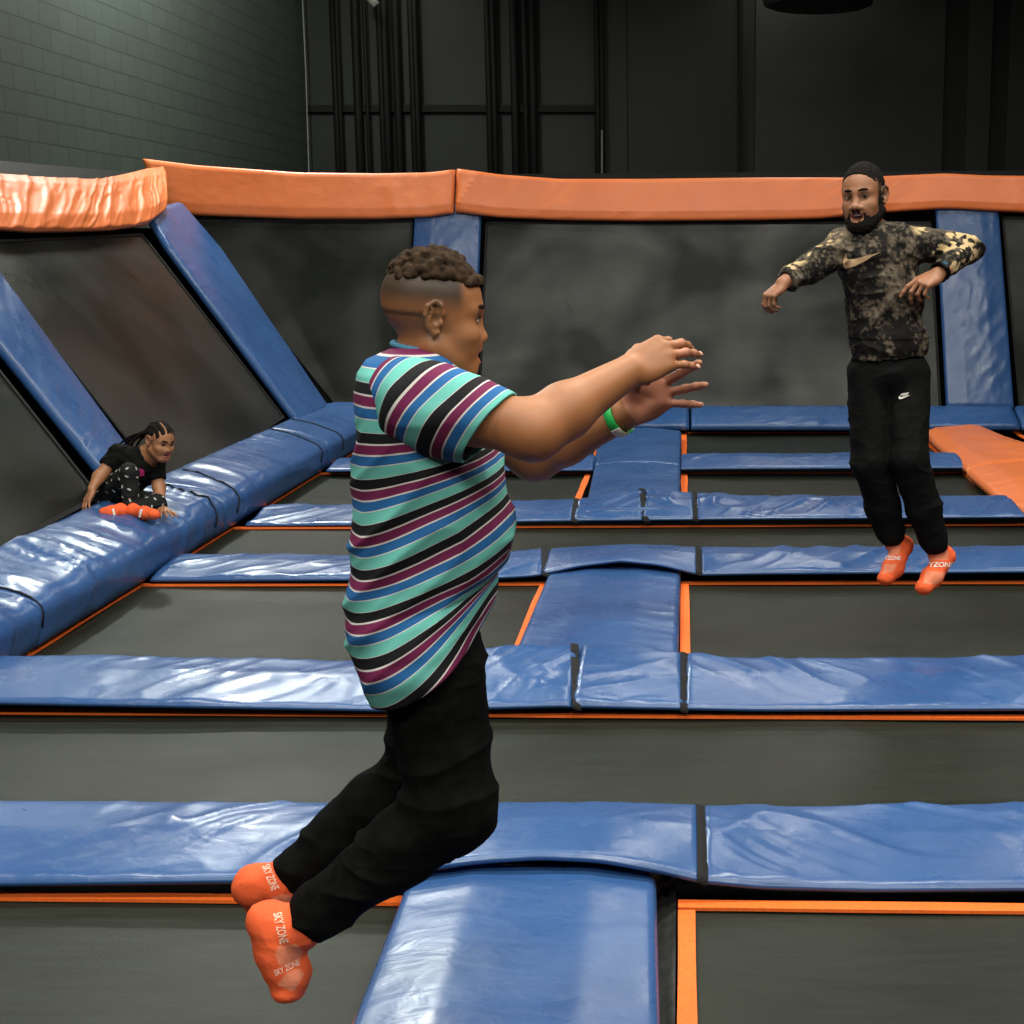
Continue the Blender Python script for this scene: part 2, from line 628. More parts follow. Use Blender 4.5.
# ------------------------------------------------------------------ building shell
def cmu():
    n = NT('painted_block').set(None, .5, .45)
    tc = n.node('ShaderNodeTexCoord'); sp = n.node('ShaderNodeSeparateXYZ'); cb = n.node('ShaderNodeCombineXYZ')
    n.link(tc.outputs['Object'], sp.inputs[0]); n.link(sp.outputs['Y'], cb.inputs['X']); n.link(sp.outputs['Z'], cb.inputs['Y'])
    br = n.node('ShaderNodeTexBrick')
    br.inputs['Scale'].default_value = 1; br.inputs['Brick Width'].default_value = .4; br.inputs['Row Height'].default_value = .2
    br.inputs['Mortar Size'].default_value = .008; br.inputs['Mortar Smooth'].default_value = .5
    br.inputs['Color1'].default_value = (.038, .049, .041, 1); br.inputs['Color2'].default_value = (.043, .056, .047, 1)
    br.inputs['Mortar'].default_value = (.021, .027, .023, 1)
    n.link(cb.outputs[0], br.inputs['Vector']); n.link(br.outputs['Color'], n.b.inputs['Base Color'])
    b1 = n.bump(br.outputs['Fac'], -.6, .01)
    n.bump(n.noise(n.coord(), 60, 3), .15, .005, b1)
    return n.m


XL, XR, YB, YF, ZF, ZC = -5.52, 9.0, 22.0, -6.0, -0.9, 8.0
BLOCK = cmu()
WALLP = flat('dark_wall_paint', (.0085, .0112, .0095), .6, .3, .25, 1.2, .1, .01)
WALLD = flat('darker_wall_paint', (.0042, .0048, .0045), .6, .35, .25, 1.2, 0)
PANELM = flat('charcoal_wall_panel', (.021, .022, .0215), .6, .35, .2, 1.5, .1, .01)


def slab(name, lo, hi, mat):
    m = MB(); m.box(lo, hi); o = m.out(name, mat); o['kind'] = 'structure'; return o


slab('floor', (XL, YF, ZF - .2), (XR, YB, ZF), BLACK)
slab('ceiling', (XL, YF, ZC), (XR, YB, ZC + .2), BLACK)
slab('wall_left', (XL - .2, YF, ZF), (XL, YB, ZC), BLOCK)
slab('wall_right', (XR, YF, ZF), (XR + .2, YB, ZC), WALLD)
slab('wall_back', (XL, YB, ZF), (XR, YB + .2, ZC), WALLP)
slab('wall_front', (XL, YF - .2, ZF), (XR, YF, ZC), WALLD)


def bx(px, Y=YB): return at_y(px, 100, Y)[0]


# panels and pilasters of the back wall
def wallbox(name, p0, p1, dep, mat, z0=ZF, z1=ZC, kind='structure'):
    m = MB(); m.box((bx(p0), YB - dep, z0), (bx(p1), YB, z1))
    o = m.out(name, mat); o['kind'] = kind; return o


wallbox('trim_1', 605, 627, .10, WALLP)
wallbox('trim_2', 627, 741, .06, WALLD)
wallbox('trim_3', 738, 742, .16, STEEL)
wallbox('trim_4', 742, 755, .05, WALLD)
wallbox('trim_5', 755, 942, .12, PANELM)
wallbox('trim_6', 942, 965, .05, WALLD)
wallbox('trim_7', 965, 988, .16, PANELM)
wallbox('trim_8', 988, 1006, .05, WALLD)
wallbox('trim_9', 1006, 1130, .12, PANELM)
zb = at_y(450, 109, YB)[2]
m = MB(); m.box((bx(268), YB - .1, zb - .05), (bx(604), YB, zb + .05)); o = m.out('trim_10', STEEL); o['kind'] = 'structure'

for k, (px, r, d) in enumerate([(338, .05, .12), (343, .03, .2), (360, .06, .15), (370, .03, .2), (384, .05, .14), (389.5, .05, .22), (400, .06, .16),
                          (415, .05, .14), (420, .04, .24), (490.5, .05, .14), (496, .04, .2), (516, .06, .15), (527, .04, .2), (534, .06, .14),
                          (598.5, .05, .16), (603, .03, .22)]):
    x = bx(px)
    V, F = tube_mesh([(x, YB - d, ZF), (x, YB - d, ZC)], r, 12)
    o = build('conduit_pipe', V, F, STEEL)
    tag(o, 'thin black vertical pipe running up the dark back wall of the hall', 'pipe', 'pipes on the back wall')
# pale cable hanging down by the corner
a, b = at_y(300.5, -40, YB - .4), at_y(309, 176, YB - .4); b2 = b + (b - a) * .8
V, F = tube_mesh([a, (a + b) / 2 + np.array([.012, 0, 0]), b, b2], .011, 6)
tag(build('hanging_cable', V, F, flat('pale_cable', (.16, .17, .15), .5)), 'thin pale cable hanging in front of the dark back wall near the corner', 'cable')
a, b = at_y(602, 130, YB - .3), at_y(602, 178, YB - .3)
V, F = tube_mesh([a, b, [b[0], b[1], ZF]], .016, 6)
tag(build('metal_rod', V, F, flat('pale_metal', (.10, .11, .10), .4)), 'short pale metal rod standing in front of the back wall pipes', 'rod')
# round duct overhead (only its underside reaches the frame)
z0 = at_y(820, 7, 19.0)[2]
#V, F = tube_mesh([at_y(752, 0, 19.0) * [1, 1, 0] + [0, 0, z0 + .62], at_y(885, 0, 19.0) * [1, 1, 0] + [0, 0, z0 + .62]], .62, 32)
c = at_y(818, 0, 19.0)
V = []; F = []
n = 40
for zz, rr in ((z0, .60), (z0 + .03, .68), (z0 + .5, .80)):
    for k in range(n):
        t = 2 * math.pi * k / n
        V.append((c[0] + rr * math.cos(t), 19.0 + rr * math.sin(t), zz))
for r_ in range(2):
    for k in range(n):
        F.append((r_ * n + k, r_ * n + (k + 1) % n, (r_ + 1) * n + (k + 1) % n, (r_ + 1) * n + k))
F.append(tuple(reversed(range(n)))); F.append(tuple(2 * n + k for k in range(n)))
tag(build('ceiling_fan_drum', V, F, flat('grey_drum', (.05, .052, .05), .5)), 'round grey drum hanging from the ceiling at the top edge above the man', 'ceiling fixture')
# small lamp arm at the top edge
p = at_y(369, -2, YB - 1.0)
V, F = tube_mesh([[p[0] - .13, p[1], ZC], p + [-.13, 0, .5], p + [-.10, 0, .12], p, p + [.1, 0, -.1]], [.03, .03, .05, .05, .06], 10)
tag(build('lamp_arm', V, F, flat('pale_metal_arm', (.2, .21, .19), .4)), 'short pale lamp arm at the top edge in front of the back wall pipes', 'lamp')

# ------------------------------------------------------------------ trampoline beds
def Yof(y, z=0.0): return at_z(683, y, z)[1]


ROWY = dict(A=(Yof(800, .10), Yof(886, .05)), B=(Yof(655, .10), Yof(707, .05)), C=(Yof(548, .10), Yof(577, .05)),
            D=(Yof(497, .10), Yof(521, .05)), E=(Yof(455, .10), Yof(470.5, .05)), F=(Yof(402, .13), Yof(426, .04)))
ORY = dict(A=(895, 909), B=(712, 718), C=(586, 583), D=(530, 525), E=(475, 473), F=(434, 433))
XLEFT, XRIGHT = -2.66, 2.06
bed_n = 0


def wavy(p, amp, seed):
    return p + amp * vn2(np.array([p[0] * 3.0]), np.array([p[1] * 3.0]), seed)[0]


def bed(x0, x1, y0, y1, label, tw=.04, wl=.042, wr=.042, skew=(0, 0)):
    """woven mat with an orange webbing border; far edge y1, near edge y0"""
    global bed_n
    bed_n += 1
    e = thing('trampoline_bed', ((x0 + x1) / 2, (y0 + y1) / 2, -.05), label, 'trampoline', 'trampoline beds in the floor')
    nx, ny = max(6, int((x1 - x0) / .06)), max(6, int((y1 - y0) / .06))
    V = []; F = []
    for j in range(ny + 1):
        for i in range(nx + 1):
            u, v = i / nx, j / ny
            ys = y1 + skew[0] + (skew[1] - skew[0]) * u
            x = x0 + (x1 - x0) * u; y = y0 + (ys - y0) * v
            ed = min(1, 6 * u, 6 * (1 - u)) * min(1, 6 * v, 6 * (1 - v))
            z = -.012 * ed + .004 * float(vn2(np.array([x * 2.1]), np.array([y * 2.1]), bed_n)[0])
            V.append((x, y, z))
    for j in range(ny):
        for i in range(nx):
            a = j * (nx + 1) + i
            F.append((a, a + 1, a + nx + 2, a + nx + 1))
    build('mat', V, F, MAT_BED, e)
    # border webbing: four strips, slightly wavy, mitred as one ring
    V = []; F = []
    def edge(ax, ay, bx_, by_, ix, iy, w):
        L = math.hypot(bx_ - ax, by_ - ay); m_ = max(4, int(L / .07))
        b = len(V)
        for k in range(m_ + 1):
            t = k / m_
            px, py = ax + (bx_ - ax) * t, ay + (by_ - ay) * t
            wob = .004 * float(vn2(np.array([t * L * 3.0]), np.array([px + py]), bed_n + 9)[0])
            for dd, zz in ((-wob, .006), (-wob, .013), (w + wob, .013), (w + wob, .004)):
                V.append((px + ix * dd, py + iy * dd, zz))
        for k in range(m_):
            for q in range(4):
                a0 = b + k * 4 + q; a1 = b + k * 4 + (q + 1) % 4
                F.append((a0, a1, a1 + 4, a0 + 4))
        F.append((b, b + 3, b + 2, b + 1)); c_ = b + m_ * 4; F.append((c_, c_ + 1, c_ + 2, c_ + 3))
    edge(x0, y1 + skew[0], x1, y1 + skew[1], 0, -1, tw)
    edge(x0, y0, x1, y0, 0, 1, tw)
    edge(x0, y0 + tw * 1.3, x0, y1 + skew[0] - tw * 1.3, 1, 0, wl)
    edge(x1, y0 + tw * 1.3, x1, y1 + skew[1] - tw * 1.3, -1, 0, wr)
    build('border', V, F, ORANGE_TRIM, e, smooth=False)
    return e


def oy(row, px):
    a, b = ORY[row]
    return at_z(683, a + (b - a) * px / 1024, 0)[1]


def rowy(row, X):     # Y of the orange line of a row at world X
    a, b = ORY[row]
    yl, yr = at_z(683, a, 0)[1], at_z(683, b, 0)[1]
    s = 1450 / (yl * math.cos(PITCH) + CAMZ * math.sin(PITCH))
    return yl + (yr - yl) * np.clip((683 + X * s) / 1024, -.3, 1.3)


def fbed(x0, x1, near, far, label, **kw):
    y1a, y1b = rowy(far, x0), rowy(far, x1)
    y0 = 1.0 if near is None else ROWY[near][0] + .10
    return bed(x0, x1, y0, y1a, label, skew=(0, y1b - y1a), **kw)


CXL, CXR = -.662, -.012       # inner long edges of the side beds
LW = .03
fbed(XLEFT, -.655, None, 'A', 'dark trampoline bed under the boy at the lower left corner')
fbed(CXR, XRIGHT, None, 'A', 'dark trampoline bed at the lower right corner with wide orange border', tw=.045)
fbed(XLEFT, XRIGHT, 'A', 'B', 'wide uninterrupted dark trampoline bed between the two nearest blue pad rows')
fbed(XLEFT, CXL, 'B', 'C', 'dark trampoline bed left of the centre pad behind the boy', wr=.032)
fbed(CXR, XRIGHT, 'B', 'C', 'dark trampoline bed below the jumping man, right of the centre pad')
fbed(XLEFT, XRIGHT, 'C', 'D', 'narrow-looking uninterrupted dark trampoline bed level with the feet of the man')
fbed(XLEFT, CXL, 'D', 'E', 'dark trampoline bed left of the centre pad, second from the back wall')
fbed(CXR, XRIGHT, 'D', 'E', 'dark trampoline bed behind the legs of the man, second from the back wall')
fbed(XLEFT, CXL, 'E', 'F', 'dark trampoline bed at the left back corner beside the sloping side pad')
fbed(CXR, XRIGHT, 'E', 'F', 'dark trampoline bed at the back right of the centre pad, against the back wall pad')
fbed(XRIGHT + .85, XRIGHT + 3.2, 'E', 'F', 'sliver of trampoline bed beyond the orange pads at the right edge')

# springs cover (black pleated skirt) beside the front right bed
V = []; F = []
m_ = 160
for k in range(m_ + 1):
    y = 1.0 + (ROWY['A'][1] + .3 - 1.0) * k / m_
    for q in range(7):
        t = q / 6
        V.append((CXR - .075 + .07 * t, y, -.05 + .045 * t + .006 * math.sin(q * 2.6 + .5 * math.sin(y * 9)) + .003 * math.sin(k * 1.3)))
for k in range(m_):
    for q in range(6):
        a = k * 7 + q
        F.append((a, a + 1, a + 8, a + 7))
tag(build('spring_skirt', V, F, flat('black_skirt', (.02, .021, .02), .6, .3)), 'black pleated skirt strip between the front centre pad and the right bed', 'spring cover')

# ------------------------------------------------------------------ pads between the beds
def strap_on(P, T, s0, width, parent, name='strap', mat=None, lift=.004, k0=1, slant=0.0, base=None, cols=4):
    """webbing wrapped over a pad at run length s0, following its section; base = run length whose section it keeps"""
    n = P.shape[1]
    idx = list(range(k0, n - 1))
    def at(s):
        s_ = min(max(s, 0), T[-1]); i = max(min(int(np.searchsorted(T, s_) - 1), len(T) - 2), 0)
        f = (s_ - T[i]) / (T[i + 1] - T[i])
        return P[i] * (1 - f) + P[i + 1] * f
    V = []; F = []
    for q in range(cols):
        for j, ii in enumerate(idx):
            s = s0 + (q / (cols - 1) - .5) * width + slant * (j / len(idx) - .5)
            sb = s if base is None else base
            sec = at(sb); c = sec.mean(0)
            al = nrm((at(min(sb + .03, T[-1])) - at(max(sb - .03, 0))).mean(0))
            p = sec[ii] + (al * (s - sb) if base is not None else 0)
            tg = sec[min(ii + 1, n - 1)] - sec[max(ii - 1, 0)]
            nn = nrm(np.cross(tg, al))
            if np.dot(nn, sec[ii] - c) < 0: nn = -nn
            V.append(p + nn * lift * (.8 if q in (0, cols - 1) else 1))
    L = len(idx)
    for q in range(cols - 1):
        for j in range(L - 1):
            F.append((q * L + j, q * L + j + 1, (q + 1) * L + j + 1, (q + 1) * L + j))
    return build(name, V, F, mat or STRAP, parent)


def interp(pts, x):
    p = np.array(pts, float); return np.interp(x, p[:, 0], p[:, 1])


def row_pad(row, X0, X1, back, front, label, seed, t=.055, ang=.8, amp=.006, straps=(), crown=(.12, .55), fall=(.006, .034), extra_b=0, dens=0, f1=7.):
    """pad along X; back / front = picture rows of its upper back edge and lower front edge by picture column"""
    Yb, Yf = ROWY[row]
    sb = 1450 / (Yb * math.cos(PITCH) + (CAMZ - .1) * math.sin(PITCH)); sf = 1450 / (Yf * math.cos(PITCH) + (CAMZ - .05) * math.sin(PITCH))
    Xs = np.linspace(X0, X1, max(8, int((X1 - X0) / .04)))
    A = []; B = []
    for X in Xs:
        pb = at_y(683 + X * sb, interp(back, 683 + X * sb), Yb); pf = at_y(683 + X * sf, interp(front, 683 + X * sf), Yf)
        A.append((X, Yb, pb[2] - t + fall[0])); B.append((X, Yf, max(pf[2], .012)))
    A = np.array(A); B = np.array(B)
    d = B - A; n = np.stack([np.zeros(len(Xs)), d[:, 2], -d[:, 1]], 1); n = n / np.linalg.norm(n, axis=1)[:, None]
    V, F, P, T = strip(A, B, n, t, crown, fall, wrinkles(seed, amp, ang, f1=f1, dens=dens), seed=seed, ksm=7)
    e = thing('row_pad', (float(Xs.mean()), (Yb + Yf) / 2, 0.0), label, 'floor pad', 'blue pads across the trampoline floor')
    build('cover', V, F, BLUE, e)
    for (px, w, sl) in straps:
        X = (px - 683) / sf
        strap_on(P, T, X - X0 + .004, w, e, slant=sl, lift=.009, base=T[-1] - .03)
    return e


# row A
bA = [(-300, 797), (0, 799), (240, 800), (500, 801), (700, 804), (1024, 803), (1300, 803)]
fA = [(-300, 887), (0, 887), (240, 884), (420, 872), (480, 864), (540, 860), (600, 863), (660, 874), (700, 884), (760, 890), (870, 893), (1024, 892), (1300, 890)]
def Xat(row, px, which=1):
    Yb, Yf = ROWY[row]
    s = 1450 / (Yf * math.cos(PITCH) + (CAMZ - .05) * math.sin(PITCH))
    return (px - 683) / s
row_pad('A', -2.6, Xat('A', 702), bA, fA, 'long blue pad behind the legs of the boy, in the nearest row', 11, straps=[(702, .028, .0)], ang=.75, amp=.010)
row_pad('A', Xat('A', 703), 2.3, bA, fA, 'blue pad at the right end of the nearest row, right of the strap', 12, ang=2.2, amp=.010, dens=.1)
# row B
bB = [(-200, 654), (0, 656), (100, 655), (350, 660), (420, 657), (480, 647), (520, 643), (640, 643), (685, 653), (740, 657), (860, 659), (1024, 655), (1200, 652)]
fB = [(-200, 704), (0, 705), (380, 712), (480, 710), (560, 708), (660, 710), (760, 712), (1024, 711), (1200, 711)]
row_pad('B', -2.62, Xat('B', 571), bB, fB, 'blue pad passing behind the hip of the boy, second row, left end', 21, straps=[(570, .03, .05)], ang=.7, amp=.009)
row_pad('B', Xat('B', 572), Xat('B', 684), bB, fB, 'short blue pad between two straps over the centre, second row', 22, straps=[(683.5, .03, 0)], ang=1.2, amp=.009, dens=.4, f1=9)
row_pad('B', Xat('B', 685), 2.25, bB, fB, 'blue pad in the second row running to the right edge', 23, ang=2.4, amp=.009)
# row C
bC = [(0, 553), (155, 553), (350, 555), (500, 553), (560, 547), (629, 544), (690, 546), (740, 547), (1024, 545), (1200, 545)]
fC = [(0, 582), (155, 582), (350, 581), (500, 579), (535, 577), (580, 567), (621, 562), (660, 566), (700, 576), (760, 575), (1024, 573), (1200, 572)]
row_pad('C', -2.58, Xat('C', 541), bC, fC, 'blue pad in the third row, ending at the sloping left side pad', 31, straps=[(540, .032, .06)], ang=.8, amp=.009)
row_pad('C', Xat('C', 542), Xat('C', 700), bC, fC, 'humped blue pad between two straps in the third row', 32, straps=[(699, .032, 0)], ang=1.9, amp=.006)
row_pad('C', Xat('C', 701), 2.35, bC, fC, 'blue pad in the third row, behind the feet of the man', 33, ang=.7, amp=.010, dens=.2)
# row D
bD = [(200, 504), (350, 504), (500, 502), (580, 498), (640, 488), (700, 492), (740, 496), (1024, 495), (1100, 495)]
fD = [(200, 527), (350, 526), (540, 522), (640, 521), (740, 520), (1024, 518), (1100, 518)]
row_pad('D', -2.55, Xat('D', 572), bD, fD, 'blue pad in the fourth row, ending at the sloping left side pad', 41, straps=[(572, .036, .03)], ang=.8, amp=.009)
row_pad('D', Xat('D', 573), Xat('D', 642), bD, fD, 'short blue pad left of the middle strap in the fourth row', 42, straps=[(642, .036, .05)], ang=.8, amp=.012, dens=.4, f1=8)
row_pad('D', Xat('D', 643), Xat('D', 695), bD, fD, 'short creased blue pad right of the middle strap in the fourth row', 43, straps=[(695, .036, 0)], ang=2.2, amp=.014, dens=.5, f1=9)
row_pad('D', Xat('D', 696), Xat('D', 1026), bD, fD, 'blue pad in the fourth row, behind the knees of the man', 44, ang=.5, amp=.012, dens=.3)
# row E
bE = [(280, 458), (350, 458), (590, 455), (740, 453), (1000, 452)]
fE = [(280, 472.5), (350, 472), (590, 471), (740, 469.5), (1000, 468.5)]
row_pad('E', -2.55, Xat('E', 593), bE, fE, 'blue pad left of the centre pad in the fifth row', 51, ang=.8, amp=.009)
row_pad('E', Xat('E', 681), Xat('E', 966), bE, fE, 'blue pad right of the centre pad in the fifth row, ending under the orange pads', 52, ang=.8, amp=.009)


# pads running away from the camera
def long_pad(left, right, zl, zr, label, seed, t=.07, amp=.006, name='centre_pad', seams=(), crown=(.3, .3), fall=(.022, .022), ang=.25, zadd=None):
    A = [at_z(x, y, zl) for x, y in left]; B = [at_z(x, y, zr) for x, y in right]
    A = np.array(A); B = np.array(B)
    A[:, 2] -= t; B[:, 2] -= t
    V, F, P, T = strip(A, B, (0, 0, 1), t, crown, fall, wrinkles(seed, amp, math.pi / 2 * .0 + ang, f1=9, f2=1.6), seed=seed)
    e = thing(name, (float(V[:, 0].mean()), float(V[:, 1].mean()), 0), label, 'floor pad', 'blue pads along the centre line')
    build('cover', V, F, BLUE, e)
    for s0 in seams:
        strap_on(P, T, s0, .012, e, 'seam', CORD, lift=.002)
    return e


def line_at(p, q, y):
    return (p[0] + (q[0] - p[0]) * (y - p[1]) / (q[1] - p[1]), y)


la, lb = (346, 1024), (409, 866); ra, rb = (659, 1024), (655, 868)
long_pad([line_at(la, lb, 1300), line_at(la, lb, 1024), line_at(la, lb, 862)], [line_at(ra, rb, 1300), line_at(ra, rb, 1024), line_at(ra, rb, 862)],
         .085, .085, 'wide blue pad at the bottom edge, running to the nearest row', 61, amp=.007, t=.08, crown=(.27, .27))
la, lb = (513, 650), (549, 567); ra, rb = (677.5, 650), (680, 567)
long_pad([line_at(la, lb, 680), line_at(la, lb, 650), line_at(la, lb, 558)], [line_at(ra, rb, 680), line_at(ra, rb, 650), line_at(ra, rb, 558)],
         .085, .085, 'blue centre pad between the second and third rows', 62, amp=.005)
la, lb = (587, 497), (595, 461); ra, rb = (680, 497), (680, 461)
long_pad([line_at(la, lb, 508), line_at(la, lb, 497), line_at(la, lb, 462)], [line_at(ra, rb, 508), line_at(ra, rb, 497), line_at(ra, rb, 462)],
         .11, .11, 'blue centre pad behind the fourth row, with shallow creases', 63, amp=.005, t=.09)
la, lb = (595, 461), (599, 431); ra, rb = (680, 461), (681, 430)
long_pad([(595, 461), (598, 428)], [(680, 461), (681, 428)], .115, .115, 'smooth blue centre pad farthest back, in front of the back wall pad', 64, amp=.002, t=.095)

# ------------------------------------------------------------------ sloping trampoline walls
LP0 = np.array([-3.02, 8, .30]); LK = .85                      # left wall leans outwards
LN = nrm([1, 0, LK])                                            # towards the court
BP0 = np.array([0, 12.9, .25]); BK = .28
BN = nrm([0, -1, BK])


def lw(px, py, off=0.0): return at_plane(px, py, LP0 + LN * off, LN)
def bw(px, py, off=0.0): return at_plane(px, py, BP0 + BN * off, BN)


def wall_strip(name, A, B, N, t, mat, label, cat, seed, group=None, amp=.007, ang=.3, crown=(.25, .25), fall=(.012, .012), f1=7., f2=2., seams=(), du=.03, dens=0., fine=.001, part='cover', **kw):
    V, F, P, T = strip(A, B, N, t, crown, fall, wrinkles(seed, amp, ang, f1=f1, f2=f2, dens=dens, fine=fine), du=du, seed=seed, **kw)
    e = thing(name, (float(V[:, 0].mean()), float(V[:, 1].mean()), float(V[:, 2].min())), label, cat, group)
    build(part, V, F, mat, e)
    for s0, w_ in seams: strap_on(P, T, s0, w_, e, 'seam', CORD, lift=.003)
    return e


# sloping pad along the foot of the left wall: custom section, wall edge -> fold -> front edge
def side_pad(Y0, Y1, label, seed, amp, end_shift=0.0, seams=(), t=0, ang=.2, f1=6, f2=1.3):
    sec = [(-3.05, .10), (-3.05, .27), (-3.03, .315), (-2.98, .325)]
    for k in range(1, 17):
        u = k / 16
        sec.append((-2.98 + .36 * u, .325 - .085 * u + .012 * math.sin(u * math.pi)))
    sec += [(-2.595, .222), (-2.575, .2), (-2.568, .17)] + [(-2.568 - .004 * k, .17 - .028 * k) for k in range(1, 5)] + [(-2.60, .035), (-2.68, .02), (-2.95, .04)]
    sec = np.array(sec); n = len(sec)
    m_ = int((Y1 - Y0) / .025)
    tg = np.roll(sec, -1, 0) - np.roll(sec, 1, 0); nor = np.stack([-tg[:, 1], tg[:, 0]], 1); nor /= np.linalg.norm(nor, axis=1)[:, None]
    nor = -nor if nor[10, 1] < 0 else nor
    arc = np.r_[0, np.cumsum(np.linalg.norm(np.diff(sec, axis=0), axis=1))]
    Y = np.linspace(Y0, Y1, m_)
    U, Vv = np.meshgrid(Y, arc, indexing='ij')
    W = wrinkles(seed, amp, ang, f1=f1, f2=f2, dens=.3, fine=.0004)(U, Vv, None)
    env = np.zeros(n); env[3:n - 4] = 1; env[20:n - 4] = .45
    e_ = np.minimum(Y - Y0, Y1 - Y); er = np.clip(e_ / .03, 0, 1)
    W = W * env[None] - .012 * (1 - er[:, None]) * env[None]
    P = np.zeros((m_, n, 3))
    P[..., 0] = sec[None, :, 0] + nor[None, :, 0] * W
    P[..., 2] = sec[None, :, 1] + nor[None, :, 1] * W
    P[..., 1] = Y[:, None]
    if end_shift:
        f = np.clip((Y - (Y1 - .9)) / .9, 0, 1) ** 1.5
        P[..., 1] += end_shift * f[:, None] * np.clip((sec[None, :, 0] + 3.05) / .45, 0, 1)
        P[..., 0] += .22 * f[:, None] * np.clip((sec[None, :, 0] + 3.05) / .45, 0, 1)
    V = P.reshape(-1, 3)
    F = []
    for i in range(m_ - 1):
        for k in range(n):
            k2 = (k + 1) % n
            F.append((i * n + k, (i + 1) * n + k, (i + 1) * n + k2, i * n + k2))
    F.append(tuple(range(n))); F.append(tuple((m_ - 1) * n + k for k in reversed(range(n))))
    e = thing('side_pad', (-2.8, (Y0 + Y1) / 2, 0.02), label, 'side pad', 'blue pads along the foot of the left wall')
    build('cover', V, F, BLUE, e)
    for s0, s1 in seams:                              # stitched seam lying across the pad, from wall edge to front
        pts = []
        for k in range(3, n - 5):
            y = s0 + (s1 - s0) * (k - 3) / (n - 8)
            i = min(max(int((y - Y0) / (Y1 - Y0) * (m_ - 1)), 0), m_ - 1)
            pts.append(P[i, k] * [1, 0, 1] + [0, y, 0] + np.r_[nor[k, 0], 0, nor[k, 1]] * .002)
        Vt, Ft = tube_mesh(pts, .007, 6)
        build('seam', Vt, Ft, CORD, e)
    return e


side_pad(2.6, 5.62, 'blue side pad cut by the left edge of the picture', 71, .030, ang=.5, seams=())
side_pad(5.64, 8.02, 'blue side pad with deep folds at the left, the girl crouching on it', 72, .030, ang=.3, seams=[(7.97, 7.78), (5.68, 5.66)])
side_pad(8.04, 10.45, 'blue side pad right of the girl, with fine ripples across', 73, .016, seams=[(8.55, 8.2), (10.42, 10.2)])
side_pad(10.47, 12.25, 'blue side pad turning into the back left corner', 74, .010, end_shift=.42, seams=[(11.0, 10.85)], f1=5)

# posts on the left wall
POST_T = .07
def left_post(lp, rp, label, seed, **kw):
    A = [lw(*p) for p in lp]; B = [lw(*p) for p in rp]
    return wall_strip('post_pad', A, B, LN, POST_T, BLUE, label, 'wall pad', seed, 'blue post pads on the sloping walls', ang=.15, amp=.008, **kw)


left_post([(-110, 222), (0, 357), (94, 473), (117, 502)], [(-90, 165), (0, 287), (115, 445), (152, 494)], 'blue post pad on the left wall at the left edge, above the girl', 81)
left_post([(142, 214), (164, 250), (289, 418), (296, 428)], [(176, 205), (217, 252), (320, 405), (326, 414)], 'blue post pad in the corner of the left and back walls', 82)


def back_post(l0, l1, r0, r1, label, seed, **kw):
    A = [bw(*l0), bw(*l1)]; B = [bw(*r0), bw(*r1)]
    return wall_strip('post_pad', A, B, BN, POST_T, BLUE, label, 'wall pad', seed, 'blue post pads on the sloping walls', **kw)


back_post((417, 206), (403, 412), (482, 206), (474, 412), 'blue post pad on the back wall directly behind the head of the boy', 83, ang=.9, amp=.005)
back_post((935, 205), (946, 410), (997, 205), (1013, 410), 'blue post pad on the back wall behind the arm of the man', 84, ang=.9, amp=.007, crown=(.28, .3), fall=(.016, .016))


# wall mats
def wall_mat(name, pts, proj, N, label, cat='trampoline', off=.012):
    q = [proj(*p, off) for p in pts]
    e = thing(name, tuple(np.mean(q, 0) * [1, 1, 0] + [0, 0, min(p[2] for p in q)]), label, cat, 'trampoline mats on the sloping walls')
    n_ = 30
    V = []; F = []
    for j in range(n_ + 1):
        for i in range(n_ + 1):
            u, v = i / n_, j / n_
            p = (q[0] * (1 - u) + q[1] * u) * (1 - v) + (q[3] * (1 - u) + q[2] * u) * v
            ed = min(1, 5 * u, 5 * (1 - u)) * min(1, 5 * v, 5 * (1 - v))
            V.append(p - N * .02 * ed)
    for j in range(n_):
        for i in range(n_):
            a = j * (n_ + 1) + i
            F.append((a, a + 1, a + n_ + 2, a + n_ + 1))
    # thickness behind
    b = len(V)
    V += [v - N * .008 for v in V]
    F += [tuple(x + b for x in reversed(f)) for f in F]
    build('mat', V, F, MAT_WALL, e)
    m = MB()
    for i in range(4):
        m.bar(q[i], q[(i + 1) % 4], .022, N, .008)
    m.out('edge_lacing', STRAP, e)
    return e


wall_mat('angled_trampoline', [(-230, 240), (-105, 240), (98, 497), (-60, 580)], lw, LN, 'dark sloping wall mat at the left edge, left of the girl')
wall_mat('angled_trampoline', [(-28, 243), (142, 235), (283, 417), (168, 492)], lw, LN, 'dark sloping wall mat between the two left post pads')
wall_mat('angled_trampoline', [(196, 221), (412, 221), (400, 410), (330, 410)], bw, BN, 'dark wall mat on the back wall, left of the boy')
wall_mat('angled_trampoline', [(487, 223), (930, 223), (940, 408), (479, 408)], bw, BN, 'dark wall mat on the back wall between boy and man, with pale blotches of sheen')
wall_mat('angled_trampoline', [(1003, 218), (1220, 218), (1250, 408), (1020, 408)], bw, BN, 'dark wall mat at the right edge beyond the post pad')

# black boards behind the wall mats
def board(name, P, N, t=.05):
    P = [np.asarray(p) for p in P]
    V = [p - N * .10 for p in P] + [p - N * (.10 + t) for p in P]
    o = build(name, V, [(0, 1, 2, 3), (7, 6, 5, 4), (0, 4, 5, 1), (1, 5, 6, 2), (2, 6, 7, 3), (3, 7, 4, 0)], BLACK, None, False)
    o['kind'] = 'structure'
    return o


def lwz(Y, z): return np.array([-3.02 - LK * (z - .30), Y, z])
def bwz(X, z): return np.array([X, 12.9 + BK * (z - .25), z])


